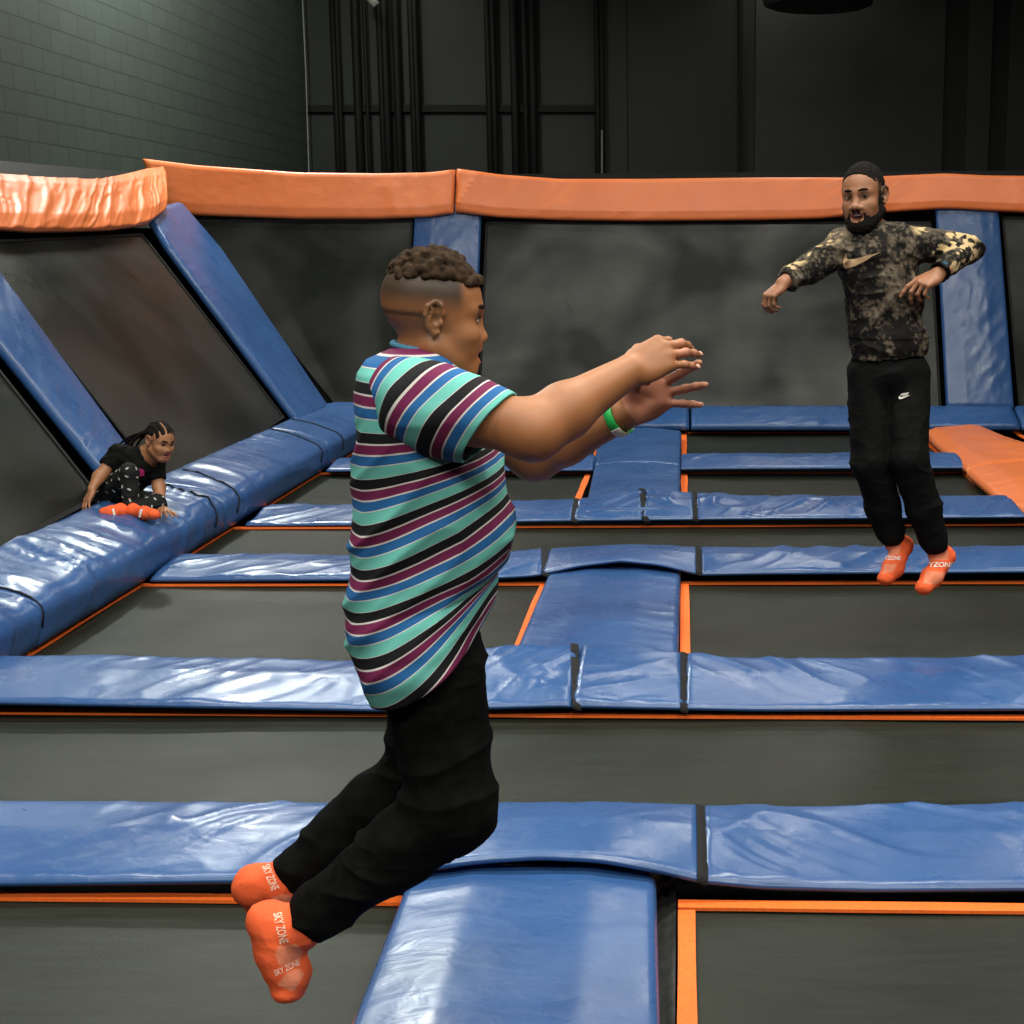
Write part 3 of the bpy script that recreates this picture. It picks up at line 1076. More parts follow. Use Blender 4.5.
board('trim_11', [lwz(2.6, -.2), lwz(13.0, -.2), lwz(13.3, 1.85), lwz(2.6, 1.75)], LN)
board('trim_12', [bwz(-3.2, -.1), bwz(6.5, -.1), bwz(6.5, 1.99), bwz(-4.75, 1.99)], BN)

# black rails above the walls
def rail(pts, r, label):
    V, F = tube_mesh(pts, r, 8)
    return tag(build('top_rail', V, F, STEEL), label, 'rail')


m = MB(); a = bw(190, 183, -.14); b = bw(1150, 177, -.14); m.bar(a, b, .10, BN, .05)
tag(m.out('top_rail', STEEL), 'black steel rail showing above the orange pads of the back wall', 'rail')
m = MB(); a = lw(-60, 170, -.12); b = lw(140, 184, -.12); m.bar(a, b, .16, LN, .05)
tag(m.out('top_rail', STEEL), 'black steel rail showing above the orange pad at the left', 'rail')

# orange pads along the tops of the walls
A = [lw(x, y, .08) for x, y in [(-260, 172), (0, 177), (50, 181), (95, 182), (125, 176), (145, 171), (161, 169)]]
B = [lw(x, y, .08) for x, y in [(-260, 238), (0, 231), (30, 233), (70, 232.5), (110, 231), (145, 226), (163, 212)]]
wall_strip('top_pad', B, A, LN, .07, ORANGE_PAD, 'pleated orange pad along the top of the left wall', 'top pad', 91, 'orange pads along the wall tops',
           amp=.013, ang=.12, f1=5.5, f2=.9, crown=(.2, .2), fall=(.03, .03), dens=.6, ksm=5)
A = [bw(x, y, .08) for x, y in [(144, 160), (200, 167), (300, 174), (380, 175), (430, 174), (455.5, 171)]]
B = [bw(x, y, .08) for x, y in [(163, 211), (200, 216), (300, 219.5), (380, 219.5), (430, 217.5), (454, 214)]]
wall_strip('top_pad', B, A, BN, .07, ORANGE_PAD, 'flat orange pad on the back wall top, above and left of the boy', 'top pad', 92, 'orange pads along the wall tops',
           amp=.009, ang=-.2, f1=5, f2=.8, crown=(.2, .1), fall=(.02, .01), dens=.1, ksm=5)
A = [bw(x, y, .08) for x, y in [(457.5, 170), (500, 176), (560, 180.5), (640, 180.5), (760, 179), (850, 179), (910, 176.5), (945, 175), (985, 177), (1024, 177.5), (1150, 177)]]
B = [bw(x, y, .08) for x, y in [(456, 213), (500, 218), (560, 220.5), (640, 221.5), (760, 220.5), (820, 219), (880, 213), (945, 209), (985, 211), (1024, 213), (1150, 213)]]
wall_strip('top_pad', B, A, BN, .07, ORANGE_PAD, 'long orange pad on the back wall top behind the head of the man', 'top pad', 93, 'orange pads along the wall tops',
           amp=.009, ang=-.7, f1=4.5, f2=.8, crown=(.2, .1), fall=(.02, .01), dens=.1, ksm=5)

# blue pads along the foot of the back wall (row F)
Yb, Yf = ROWY['F']
def foot_pad(px0, px1, label, seed, ends=0):
    Xs = np.linspace((px0 - 683) / 113, (px1 - 683) / 113, 12)
    A = np.stack([Xs, np.full(12, 12.88), np.full(12, .175)], 1); B = np.stack([Xs, np.full(12, 12.53), np.full(12, .05)], 1)
    return wall_strip('foot_pad', A, B, nrm([0, -.30, 1]), .07, BLUE, label, 'floor pad', seed, 'blue pads along the foot of the back wall', ang=1.0, amp=.008,
                      crown=(.12, .4), fall=(.006, .02))


foot_pad(318, 689, 'blue pad at the foot of the back wall, behind the boy', 95)
foot_pad(691, 1014, 'blue pad at the foot of the back wall, behind the man', 96)
foot_pad(1016, 1250, 'blue pad at the foot of the back wall cut by the right edge', 97)
#V, F = tube_mesh([(((690 - 683) / 113), Yb - .01, .145), ((690 - 683) / 113, (Yb + Yf) / 2, .15), ((690 - 683) / 113, Yf - .003, .11), ((690 - 683) / 113, Yf - .004, .05)], .02, 8)

# orange pads along the right side of the court
def orange_side(pl, pr, label, seed, z=.13):
    A = [at_z(*p, z) for p in pl]; B = [at_z(*p, z) for p in pr]
    A = np.array(A) - [0, 0, .085]; B = np.array(B) - [0, 0, .085]
    return wall_strip('side_pad', A, B, (0, 0, 1), .085, ORANGE_PAD, label, 'side pad', seed, 'orange pads along the right side', ang=.3, amp=.008, f1=4, f2=1.2,
                      crown=(.18, .2), fall=(.03, .02))


orange_side([(968, 463), (945, 446), (925, 428)], [(1100, 455), (1022, 440), (980, 423)], 'orange pad lying at the right, nearest the back wall', 98)
orange_side([(1075, 540), (1024, 504), (998, 490), (967.5, 465)], [(1300, 560), (1200, 510), (1140, 480), (1100, 457)], 'orange pad lying at the right edge, in front of the farther orange pad', 99)

# ------------------------------------------------------------------ people
SKIN = attr_mat('skin', .5, .4, 90, .06, .001, sss=.0)
CLOTH = attr_mat('cloth', .85, .15, 260, .25, .001)
HAIR = attr_mat('hair', .9, .08, 160, .6, .004)
BLACKCLOTH = flat('black_jersey', (.0045, .0048, .0048), .85, .08, .25, 60, .3, .003)
PANTS = flat('black_sweatpants', (.0042, .0045, .0043), .9, .05, .3, 40, .35, .004)
WHITE_PRINT = flat('white_print', (.72, .70, .64), .7, .2, .05, 60, 0)
SOCK_PRINT = flat('pale_print', (.85, .55, .42), .7, .2, .05, 60, 0)
GOLD_PRINT = flat('gold_print', (.36, .235, .125), .5, .4, .15, 80, .1)
EYE = attr_mat('eye', .12, .6, 50, 0, .001)
TEETH = flat('teeth', (.75, .70, .62), .3, .5, .05, 50, 0)
SOCK = attr_mat('orange_sock', .8, .2, 180, .35, .002)


def frame(fwd, up):
    """rows: right-to-left lateral x (the person's left is +x... lateral), forward y, up z"""
    f = nrm(fwd); u = np.asarray(up, float); u = nrm(u - f * np.dot(u, f))
    x = np.cross(f, u)          # the person's right hand side
    return np.stack([x, f, u])


class Head:
    def __init__(s, o, fwd, up, sc, sy=1.0, sx=1.0):
        s.o = np.asarray(o, float); s.R = frame(fwd, up); s.sc = np.array([sc * sx, sc * sy, sc])
    def w(s, p): return s.o + (np.asarray(p, float) * s.sc) @ s.R
    def loc(s, P): return ((P - s.o) @ s.R.T) / s.sc
    def ell(s, F, c, r, k=.012, op='u', rot=None):
        F.ell(s.w(c), np.asarray(r) * s.sc, s.R if rot is None else rot @ s.R, k * s.sc[2], op)
    def cap(s, F, a, b, ra, rb=None, k=.01, op='u'):
        F.cap(s.w(a), s.w(b), ra * s.sc[2], (ra if rb is None else rb) * s.sc[2], k * s.sc[2], op)


def rotx(a):
    c, s_ = math.cos(a), math.sin(a); return np.array([[1, 0, 0], [0, c, s_], [0, -s_, c]])


def rotz(a):
    c, s_ = math.cos(a), math.sin(a); return np.array([[c, s_, 0], [-s_, c, 0], [0, 0, 1]])


def head_shape(F, H, smile=.5, mouth=.006, child=0.0, nose=1.0):
    e, c = H.ell, H.cap
    e(F, (0, -.014, .036), (.075, .094, .084), .01)
    e(F, (0, .030, .030), (.064, .062, .070), .03)
    e(F, (0, .036, -.030), (.060, .054, .066), .03)
    e(F, (0, .030, -.070), (.054 + .004 * child, .054, .044), .03)
    e(F, (0, .066, -.098), (.026, .022, .021), .03)
    for s_ in (-1, 1):
        c(F, (s_ * .056, -.005, -.055), (s_ * .022, .066, -.098), .017, .014, .03)
        e(F, (s_ * .040, .060, -.030), (.024, .020 + .006 * child, .020), .025)
        c(F, (s_ * .012, .084, .020), (s_ * .045, .066, .020), .010, .008, .018)
        e(F, (s_ * .032, .097, .002), (.018, .017, .013), .016, 's')
        e(F, (s_ * .031, .070, .001), (.016, .0145, .0145), .004)             # lid and eyeball bulge
        c(F, (s_ * .014, .082, -.038), (s_ * .036, .066, -.058), .012, .012, .02)   # fold beside the mouth
    ny = -.008 * child
    c(F, (0, .084 + ny * .3, .010), (0, .102 + ny, -.030), .0085, .0125 * nose, .014)
    e(F, (0, .108 + ny * 1.2, -.033), (.0125 * nose, .012, .0105), .008)
    for s_ in (-1, 1):
        e(F, (s_ * .014 * nose, .097 + ny * .8, -.037), (.0095 * nose, .011, .0085), .007)
        e(F, (s_ * .0075, .104 + ny, -.0435), (.004, .006, .003), .003, 's')
    # lips round an open smile
    w_ = .024 + .006 * smile
    for zz, rr, yy in ((-.058 + mouth * .3, .0065, .094), (-.070 - mouth, .0075, .091)):
        pts = [(-w_, .072, -.060 + .007 * smile), (-w_ * .55, yy - .005, zz), (0, yy, zz), (w_ * .55, yy - .005, zz), (w_, .072, -.060 + .007 * smile)]
        for i in range(4): c(F, pts[i], pts[i + 1], rr * (.6 if i == 0 else 1), rr * (.6 if i == 3 else 1), .007)
    e(F, (0, .094, -.064 - mouth * .5), (.021, .022, .0045 + mouth * .6), .004, 's')
    # ears
    for s_ in (-1, 1):
        rt = rotz(s_ * .35)
        H.ell(F, (s_ * .0755, -.011, .002), (.0065, .018, .029), .005)
        rim = [(.077, .008, .010), (.080, .003, .027), (.085, -.011, .034), (.089, -.025, .025), (.0885, -.028, .006), (.084, -.021, -.013), (.079, -.010, -.027), (.076, .000, -.024)]
        for i in range(7):
            (xa, ya, za), (xb, yb, zb) = rim[i], rim[i + 1]
            c(F, (s_ * xa, ya, za), (s_ * xb, yb, zb), .0046 + .0012 * (i >= 5), .0046 + .0012 * (i >= 4), .0035)
        c(F, (s_ * .083, -.014, .020), (s_ * .0835, -.0185, .002), .0036, .0036, .003)
        c(F, (s_ * .0835, -.0185, .002), (s_ * .080, -.008, -.012), .0036, .0036, .003)
        e(F, (s_ * .078, .005, -.006), (.005, .005, .007), .004)
        H.ell(F, (s_ * .0815, -.006, .0005), (.0055, .0085, .010), .003, 's')


def eyes(H, parent, iris=(.02, .010, .006), look=(0, 0), open_=1.0):
    for s_ in (-1, 1):
        bm = bmesh.new(); bmesh.ops.create_uvsphere(bm, u_segments=24, v_segments=16, radius=1)
        P = np.array([v.co[:] for v in bm.verts]); Fc = [[v.index for v in f.verts] for f in bm.faces]; bm.free()
        d = P @ nrm([look[0], 1, look[1]])
        col = np.where((d > .90)[:, None], np.array([.006, .005, .005]), np.where((d > .72)[:, None], np.array(iris), np.array([.62, .56, .50])))
        V = np.array([H.w(np.array([s_ * .0315, .0765, .0015]) + p * np.array([.0135, .0108, .0068 * open_])) for p in P])
        build('eye', V, Fc, EYE, parent, True, col)
    for s_ in (-1, 1):                                   # lashes line and brow
        pts = [H.w((s_ * (.0315 - .013), .0835, .0035)), H.w((s_ * .0315, .0895, .0085 * open_ ** .5)), H.w((s_ * (.0315 + .0145), .079, .003))]
        V, Fc = tube_mesh(pts, [.0012, .002, .0012], 6)
        build('eyelash', V, Fc, HAIR, parent, True, np.tile([.012, .009, .008], (len(V), 1)))


def brows(H, parent, col, thick=.0042, y=.0):
    for s_ in (-1, 1):
        pts = [H.w((s_ * .012, .0965 + y, .0250)), H.w((s_ * .027, .0925 + y, .0285)), H.w((s_ * .041, .0835 + y, .0280)), H.w((s_ * .052, .072 + y, .022))]
        V, Fc = tube_mesh(pts, [thick * .8, thick, thick * .9, thick * .35], 8)
        build('eyebrow', V, Fc, HAIR, parent, True, np.tile(col, (len(V), 1)))


def teeth(H, parent, mouth=.006, w=.018):
    pts = [H.w((x, .0865 - 9 * x * x, -.0605)) for x in np.linspace(-w, w, 9)]
    V, Fc = tube_mesh(pts, .0042 * H.sc[2], 8)
    build('teeth', V, Fc, TEETH, parent)


class Hand:
    """local frame: x to the thumb side, y to the fingers, z out of the back of the hand"""
    def __init__(s, wrist, ydir, zdir, thumb_sign, sc):
        y = nrm(ydir); z = np.asarray(zdir, float); z = nrm(z - y * np.dot(z, y))
        x = np.cross(y, z) * thumb_sign
        s.o = np.asarray(wrist, float); s.R = np.stack([x, y, z]); s.sc = sc
    def w(s, p): return s.o + (np.asarray(p, float) * s.sc) @ s.R


FING = [((.030, .086, .000), (.042, .025, .021), .0088), ((.010, .091, .003), (.046, .029, .022), .0090),
        ((-.010, .086, .001), (.043, .027, .021), .0084), ((-.028, .077, -.004), (.034, .020, .018), .0076)]


def hand_shape(F, Hd, bends, spread=(.10, .02, -.05, -.16), thumb=((.030, .030, -.012), (.052, .056, -.020), (.060, .086, -.022), (.060, .108, -.024)), nails=None, fat=1.0):
    """bends: four triples of joint angles towards the palm (rad)"""
    sc = Hd.sc; w = Hd.w
    # palm
    for (kx, ky, kz), _, r in FING:
        F.cap(w((kx * .55, .006, -.002)), w((kx, ky, kz - .004)), .0135 * sc * fat, .0115 * sc * fat, .010 * sc)
    F.ell(w((.0, .045, -.006)), np.array([.036, .045, .0135]) * sc * fat, Hd.R, .012 * sc)
    F.ell(w((.024, .034, -.013)), np.array([.017, .030, .014]) * sc, Hd.R, .012 * sc)
    F.ell(w((-.022, .036, -.012)), np.array([.014, .032, .012]) * sc, Hd.R, .012 * sc)
    F.cap(w((0, -.035, 0)), w((0, .012, -.001)), .0235 * sc, .023 * sc, .014 * sc, flat=Hd.R[2], q=.74)
    tips = []
    for i, ((kx, ky, kz), L, r) in enumerate(FING):
        p = np.array([kx, ky, kz - .003]); a = 0; sp = spread[i]
        r *= fat
        for j in range(3):
            a += bends[i][j]
            d = np.array([math.sin(sp) * math.cos(a), math.cos(sp) * math.cos(a), -math.sin(a)])
            q = p + d * L[j]
            F.cap(w(p), w(q), r * (1 - .09 * j) * sc, r * (1 - .09 * (j + 1)) * sc, .0035 * sc)
            if j < 2: F.ell(w(q), np.ones(3) * r * (1.0 - .09 * j) * sc, None, .003 * sc)
            p = q
        tips.append((w(p), d @ Hd.R))
    tr = (.0135, .0112, .0100, .0078)
    for j in range(3): F.cap(w(thumb[j]), w(thumb[j + 1]), tr[j] * sc * fat, tr[j + 1] * sc * fat, .006 * sc)
    return tips


def skin_colors(P, N, base, var=.10, seed=3, knuckle=None):
    n = vnoise(P * 14, seed) * var + vnoise(P * 60, seed + 1) * var * .35
    return np.clip(np.array(base)[None] * (1 + n[:, None]), 0, 1)


def mixc(C, col, m):
    m = np.clip(m, 0, 1)[:, None]
    return C * (1 - m) + np.array(col)[None] * m


def sstep(a, b, x):
    t = np.clip((x - a) / (b - a), 0, 1); return t * t * (3 - 2 * t)


def face_paint(C, H, P, lip, brow=None, dark=(.05, .022, .012)):
    L = H.loc(P); x, y, z = L[:, 0], L[:, 1], L[:, 2]
    front = y > .055
    mouth_z = -.064
    d = np.sqrt((x / .028) ** 2 + ((z - mouth_z) / .0135) ** 2)
    C = mixc(C, lip, sstep(1.15, .85, d) * front)
    din = np.sqrt((x / .021) ** 2 + ((z - mouth_z + .001) / .0062) ** 2)
    C = mixc(C, (.03, .008, .007), sstep(1.1, .8, din) * front * (y < .0875))
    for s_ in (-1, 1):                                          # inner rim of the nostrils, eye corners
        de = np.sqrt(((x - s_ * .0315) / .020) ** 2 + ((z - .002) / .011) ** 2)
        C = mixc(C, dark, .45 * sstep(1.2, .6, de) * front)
        C = mixc(C, dark, .7 * sstep(.0065, .003, np.sqrt((x - s_ * .0075) ** 2 + (z + .044) ** 2)) * front)
    return C


def fold_noise(P, seed, sc=(14, 14, 26), amp=.006):
    p = P * np.array(sc)
    n1 = vnoise(p + .6 * vnoise(P * 6, seed + 2)[:, None], seed); n2 = vnoise(p * 2.1, seed + 1)
    return amp * ((1 - np.abs(n1)) ** 2 - .45 + .35 * ((1 - np.abs(n2)) ** 2 - .4))


def sock_colors(P, N, seed=0):
    base = np.array([.76, .115, .035]); n = vnoise(P * 30, seed) * .12
    return np.clip(base[None] * (1 + n[:, None]), 0, 1)


# ================================================================== the boy
YB0 = 2.44
def Pb(px, py, dy=0.0): return at_y(px, py, YB0 + dy)


boy = thing('person', tuple(Pb(400, 1000) * [1, 1, 0] + [0, 0, Pb(300, 1003, 0)[2]]),
            'child in striped shirt jumping in the foreground with both arms stretched forward', 'person')
bh_sc = .86
HB = Head(Pb(434, 317, 0.0), (math.cos(math.radians(16)), math.sin(math.radians(16)), -.08), (.08, .0, 1), bh_sc, .96, 1.0)
F = Field(Pb(225, 1010, 0) + [-.02, -.36, -.03], Pb(715, 240, 0) + [.03, .36, .03], .003)
head_shape(F, HB, 1.1, .009, child=1.0, nose=.95)
# neck, trunk
neck0 = Pb(421, 356, .0); chest = Pb(425, 430, .0); belly = Pb(436, 540, .0); pelvis = Pb(432, 650, .0)
F.cap(HB.w((0, -.012, -.05)), neck0 + [-.002, 0, -.01], .045, .046, .02)
F.cap(neck0 + [0, 0, -.05], chest, .05, .085, .03)
F.chain([chest, belly, pelvis], [.085, .085, .062], .05)
for s_ in (-1, 1):
    F.cap(neck0 + [-.005, 0, -.06], Pb(418, 396, .115 * s_), .035, .04, .03)
# near arm (his right)
sh = Pb(416, 398, -.135); el = Pb(533, 431, -.19); wr_ = Pb(629, 371, -.075)
F.cap(sh, sh + (el - sh) * .5, .044, .047, .03)
F.cap(sh + (el - sh) * .5, el, .047, .042, .02)
F.cap(el, el + (wr_ - el) * .32, .043, .043, .03)
F.cap(el + (wr_ - el) * .32, wr_, .043, .0265, .02)
dirn = nrm(Pb(684, 343, -.02) - wr_)
HN = Hand(wr_, Pb(672, 348, -.05) - wr_, (-.05, -.86, .48), -1, .81)
tN = hand_shape(F, HN, [(.85, .75, .2), (.55, .45, .15), (.38, .4, .12), (.3, .4, .15)], spread=(.10, .0, -.12, -.28), fat=1.16,
                thumb=((.030, .028, -.014), (.046, .050, -.034), (.044, .072, -.046), (.034, .088, -.052)))
# far arm (his left)
sh2 = Pb(440, 398, .135); el2 = Pb(535, 455, .175); wr2 = Pb(631, 411, .085)
F.cap(sh2, el2, .044, .042, .03)
F.cap(el2, el2 + (wr2 - el2) * .32, .042, .041, .03)
F.cap(el2 + (wr2 - el2) * .32, wr2, .041, .0265, .02)
HFr = Hand(wr2, Pb(672, 383, .06) - wr2, (.22, .92, -.05), 1, .86)
tF = hand_shape(F, HFr, [(.20, .2, .1), (.12, .2, .1), (.10, .15, .1), (.0, .1, .1)], spread=(.12, -.10, -.36, -.60), fat=1.14,
                thumb=((.028, .028, -.014), (.040, .052, -.034), (.036, .072, -.050), (.024, .084, -.060)))
# legs (under the trousers) and feet (under the socks)
hipN = Pb(434, 665, -.065); knN = Pb(452, 806, -.085); anN = Pb(300, 926, -.075)
hipF = Pb(432, 668, .065); knF = Pb(421, 773, .075); anF = Pb(286, 882, .08)
for a, b, c_ in ((hipN, knN, anN), (hipF, knF, anF)):
    F.cap(a, b, .070, .050, .03); F.cap(b, b + (c_ - b) * .3, .048, .048, .02); F.cap(b + (c_ - b) * .3, c_, .048, .030, .02)
footN = [Pb(300, 926, -.075), Pb(272, 930, -.07), Pb(280, 965, -.075), Pb(289, 985, -.08)]
footF = [Pb(286, 882, .08), Pb(258, 885, .09), Pb(262, 900, .14), Pb(275, 905, .19)]
for ft in (footN, footF):
    F.chain(ft, [.029, .027, .026, .020], .02)
P, Fc = F.mesh(); N = vnormals(P, Fc)
C = skin_colors(P, N, (.30, .122, .050))
L = HB.loc(P)
inhead = (np.abs(L[:, 0]) < .1) & (L[:, 2] > -.16) & (L[:, 2] < .14) & (np.abs(L[:, 1]) < .14)
C2 = face_paint(C, HB, P, (.38, .115, .075))
C = np.where((inhead & (L[:, 2] > -.13))[:, None], C2, C)
# clipped sides: fades from dark at the top to bare skin over the ear, plus one shaved-in line
side = inhead & (L[:, 1] < .062 - .25 * np.clip(L[:, 2] - .04, -.05, .05) ) & (L[:, 2] > -.05)
back = sstep(.058, .035, L[:, 1])
fade = sstep(.004, .052, L[:, 2]) * back * side
C = mixc(C, (.030, .020, .013), fade * .95)
lowfade = sstep(-.05, -.015, L[:, 2]) * sstep(.012, -.004, L[:, 1]) * side * (L[:, 2] < .015)
C = mixc(C, (.15, .072, .036), lowfade * .55)
line = sstep(.0055, .002, np.abs(L[:, 2] - .006 + .02 * (L[:, 1] + .05))) * sstep(-.022, -.03, L[:, 1]) * side
C = mixc(C, (.035, .020, .012), line * .8)
# palms paler and redder
for Hd in (HN, HFr):
    q = (P - Hd.o) @ Hd.R.T / Hd.sc
    inh = (q[:, 1] > .005) & (q[:, 1] < .22) & (np.abs(q[:, 0]) < .09) & (np.abs(q[:, 2]) < .12)
    palm = -(N @ Hd.R[2])
    C = mixc(C, (.46, .185, .12), sstep(.1, .7, palm) * inh * .8)
bbody = build('body', P, Fc, SKIN, boy, True, C)
for tips, Hd in ((tN, HN), (tF, HFr)):
    for p, d in tips:
        bm = bmesh.new(); bmesh.ops.create_uvsphere(bm, u_segments=12, v_segments=8, radius=1)
        S = np.array([v.co[:] for v in bm.verts]); Sf = [[v.index for v in f.verts] for f in bm.faces]; bm.free()
        z = Hd.R[2] - d * np.dot(Hd.R[2], d); z = nrm(z); x = np.cross(d, z)
        V = p - d * .0005 + z * .0046 * Hd.sc / .8 + (S * np.array([.0042, .0055, .0013])) @ np.stack([x, d, z])
        build('fingernail', V, Sf, flat('nail', (.62, .34, .26), .35, .5, .05, 50, 0) if 'nail' not in bpy.data.materials else bpy.data.materials['nail'], boy)
eyes(HB, boy, look=(0, -.05))
brows(HB, boy, (.02, .012, .009), .0036)
teeth(HB, boy)
# curly top
F = Field(HB.o + [-.15, -.13, -.02], HB.o + [.15, .13, .16], .0022)
HB.ell(F, (0, -.010, .040), (.072, .088, .087), .01)
HB.ell(F, (0, .035, .068), (.056, .048, .040), .02)
rs = random.Random(5)
for i in range(520):
    a = rs.uniform(0, 2 * math.pi); zz = rs.uniform(.0, 1)
    ph = math.acos(1 - zz * .95)
    p = np.array([math.sin(ph) * math.cos(a) * .073, -.008 + math.sin(ph) * math.sin(a) * .093, .040 + math.cos(ph) * .085])
    if p[2] < .072 - .10 * max(0, p[1]) * 0: continue
    HB.ell(F, p + np.array([0, 0, rs.uniform(-.002, .008)]), np.array([.0085, .0085, .0075]) * rs.uniform(.7, 1.25), .004)
for i in range(60):                                         # fringe over the forehead
    t = rs.uniform(-1, 1)
    p = np.array([t * .052, .085 - .03 * t * t, .066 + rs.uniform(-.004, .016)])
    HB.ell(F, p, np.array([.009, .009, .0085]) * rs.uniform(.8, 1.2), .004)
F.cut(HB.w((0, 0, .060)), HB.R[2] * -1 + HB.R[1] * .10)
P, Fc = F.mesh()
h = vnoise(P * 120, 4) * .5 + .5
hc = np.array([.010, .007, .005])[None] * (1 - h[:, None]) + np.array([.055, .033, .019])[None] * h[:, None]
build('hair', P, Fc, HAIR, boy, True, hc)
# shirt: trunk as stacked rings
STR = NT('striped_jersey').set(None, .8, .2)
at = STR.node('ShaderNodeAttribute'); at.attribute_name = 'stripe'
fr = STR.node('ShaderNodeMath', operation='FRACT'); STR.link(at.outputs['Fac'], fr.inputs[0])
TEAL, WHT, BLK, MAR, BLU = (.12, .42, .37), (.52, .49, .48), (.006, .006, .008), (.135, .014, .062), (.016, .105, .29)
STR.link(STR.ramp(fr.outputs[0], [(0, BLK), (.215, WHT), (.255, MAR), (.455, WHT), (.495, BLU), (.70, WHT), (.725, TEAL), (.985, WHT)], 'CONSTANT'), STR.b.inputs['Base Color'])
STR.bump(STR.noise(STR.coord(), 300, 2), .2, .001)
STRM = STR.m
lv = [  # row, back x, front x, half depth, dy, tilt of the ring (front higher +)
    (346, 396, 446, .052, .0), (351, 384, 450, .080, .0), (358, 369, 456, .120, .0), (370, 362, 466, .146, .0), (385, 360, 476, .158, .0), (405, 359.5, 485, .163, 0), (430, 359, 493, .165, 0), (460, 358, 500, .163, 0),
    (490, 357, 506, .163, 0), (520, 357, 510, .165, 0), (547, 356, 512, .168, 0), (570, 355, 509, .168, 0), (592, 351, 500, .165, 0),
    (610, 350.5, 497, .162, 0), (630, 351, 497, .172, 0), (655, 354, 497, .178, 0), (680, 365, 497, .180, 0), (704, 379, 498, .180, 0)]
lv = np.array(lv, float)
M_, NR = 150, 128
tt = np.linspace(0, 1, M_)
yy = lv[0, 0] + (lv[-1, 0] - lv[0, 0]) * tt
rings = []; stripe = []
for i, y in enumerate(yy):
    xb, xf, hd = (np.interp(y, lv[:, 0], lv[:, j]) for j in (1, 2, 3))
    pb, pf = Pb(xb, y), Pb(xf, y)
    c_ = (pb + pf) / 2; rx = (pf[0] - pb[0]) / 2
    row = []; st = []
    for k in range(NR):
        a = 2 * math.pi * k / NR
        ca, sa = math.cos(a), math.sin(a)
        ex = np.sign(ca) * abs(ca) ** .85; ey = np.sign(sa) * abs(sa) ** .85
        p = np.array([c_[0] + rx * ex, YB0 + hd * ey, c_[2]])
        # hem and lower rings tilt: the front rides up
        fr_ = (ex + 1) / 2
        low = sstep(560, 704, y)
        p[2] += .140 * low * fr_ ** 2.2 + sstep(430, 690, y) * .045 * (y - 247) / 592
        tilt = sstep(440, 640, y)
        row.append(p); st.append((y - .0) / 46.5 + 0)
    rings.append(row); stripe.append(st)
rings = np.array(rings); stripe = np.array(stripe)
# slanting stripes over the belly, folds pulling from the shoulder to the back hem
G = rings.reshape(-1, 3)
Xn = (rings[..., 0] - rings[..., 0].min(1, keepdims=True)) / (np.ptp(rings[..., 0], axis=1)[:, None] + 1e-9)
rowpx = HOR + (CAMZ - rings[..., 2]) / (rings[..., 1]) * FPX
slant = sstep(390, 520, yy)[:, None] * np.clip(Xn - .12, 0, 1) ** 1.3 * 82
low = sstep(560, 704, yy)[:, None]
hmm = yy[:, None] + 0 * Xn
stripe = (hmm + slant * (1 - low) + low * slant * .35 - 385 + 9 + 2.0 * vnoise(rings * 7, 3)) / 46.5 + .0
cen = rings.mean(1, keepdims=True)
rad = rings - cen; rad[..., 2] = 0
rad /= np.linalg.norm(rad, axis=-1, keepdims=True) + 1e-9
q = rings.copy()
al = q[..., 0] * .75 + q[..., 2] * .66; ac = -q[..., 0] * .66 + q[..., 2] * .75
n1 = vnoise(np.stack([al * 5, ac * 17, q[..., 1] * 5], -1), 21); n2 = vnoise(np.stack([al * 6 + 4, ac * 30, q[..., 1] * 6], -1), 22)
n3 = vnoise(np.stack([q[..., 0] * 5, q[..., 2] * 26, q[..., 1] * 4], -1), 23)
amp = sstep(352, 440, yy)[:, None]
disp = .013 * ((1 - np.abs(n1)) ** 2 - .45) + .004 * ((1 - np.abs(n2)) ** 2 - .45) + .005 * n3 * sstep(600, 660, yy)[:, None]
rings = rings + rad * (disp * amp)[..., None]
# inner layer so that hem and neck have thickness
inner = rings[::-1] - rad[::-1] * .004
allr = np.concatenate([rings[:1] - rad[:1] * .004, rings, inner[:12]])
alls = np.concatenate([stripe[:1], stripe, stripe[::-1][:12]])
V, Fl = loft(allr)
shirt = build('striped_shirt', V, [f[::-1] for f in Fl], STRM, boy, True, None, {'stripe': alls.ravel()})


def ring_tube(path, radii, flatv, q, n=72, m=60, folds=None):
    path = [np.asarray(p) for p in path]
    L = np.r_[0, np.cumsum([np.linalg.norm(path[i + 1] - path[i]) for i in range(len(path) - 1)])]
    T = np.linspace(0, L[-1], m)
    Pt = smooth_curve(T, L, np.array(path)); R_ = np.interp(T, L, radii)
    ker = np.hanning(9); ker /= ker.sum()
    Pp = np.concatenate([np.repeat(Pt[:1], 4, 0) + (np.arange(-4, 0)[:, None]) * (Pt[1] - Pt[0]), Pt, np.repeat(Pt[-1:], 4, 0) + np.arange(1, 5)[:, None] * (Pt[-1] - Pt[-2])])
    Pt = np.stack([np.convolve(Pp[:, k], ker, 'valid') for k in range(3)], 1)
    out = []; nor = []
    for i in range(m):
        d = nrm(Pt[min(i + 1, m - 1)] - Pt[max(i - 1, 0)])
        f = nrm(np.asarray(flatv) - d * np.dot(flatv, d)); s_ = np.cross(d, f)
        a = 2 * np.pi * np.arange(n) / n
        nr = np.cos(a)[:, None] * f * q + np.sin(a)[:, None] * s_
        out.append(Pt[i] + R_[i] * nr); nor.append(nr)
    return np.array(out), np.array(nor), T


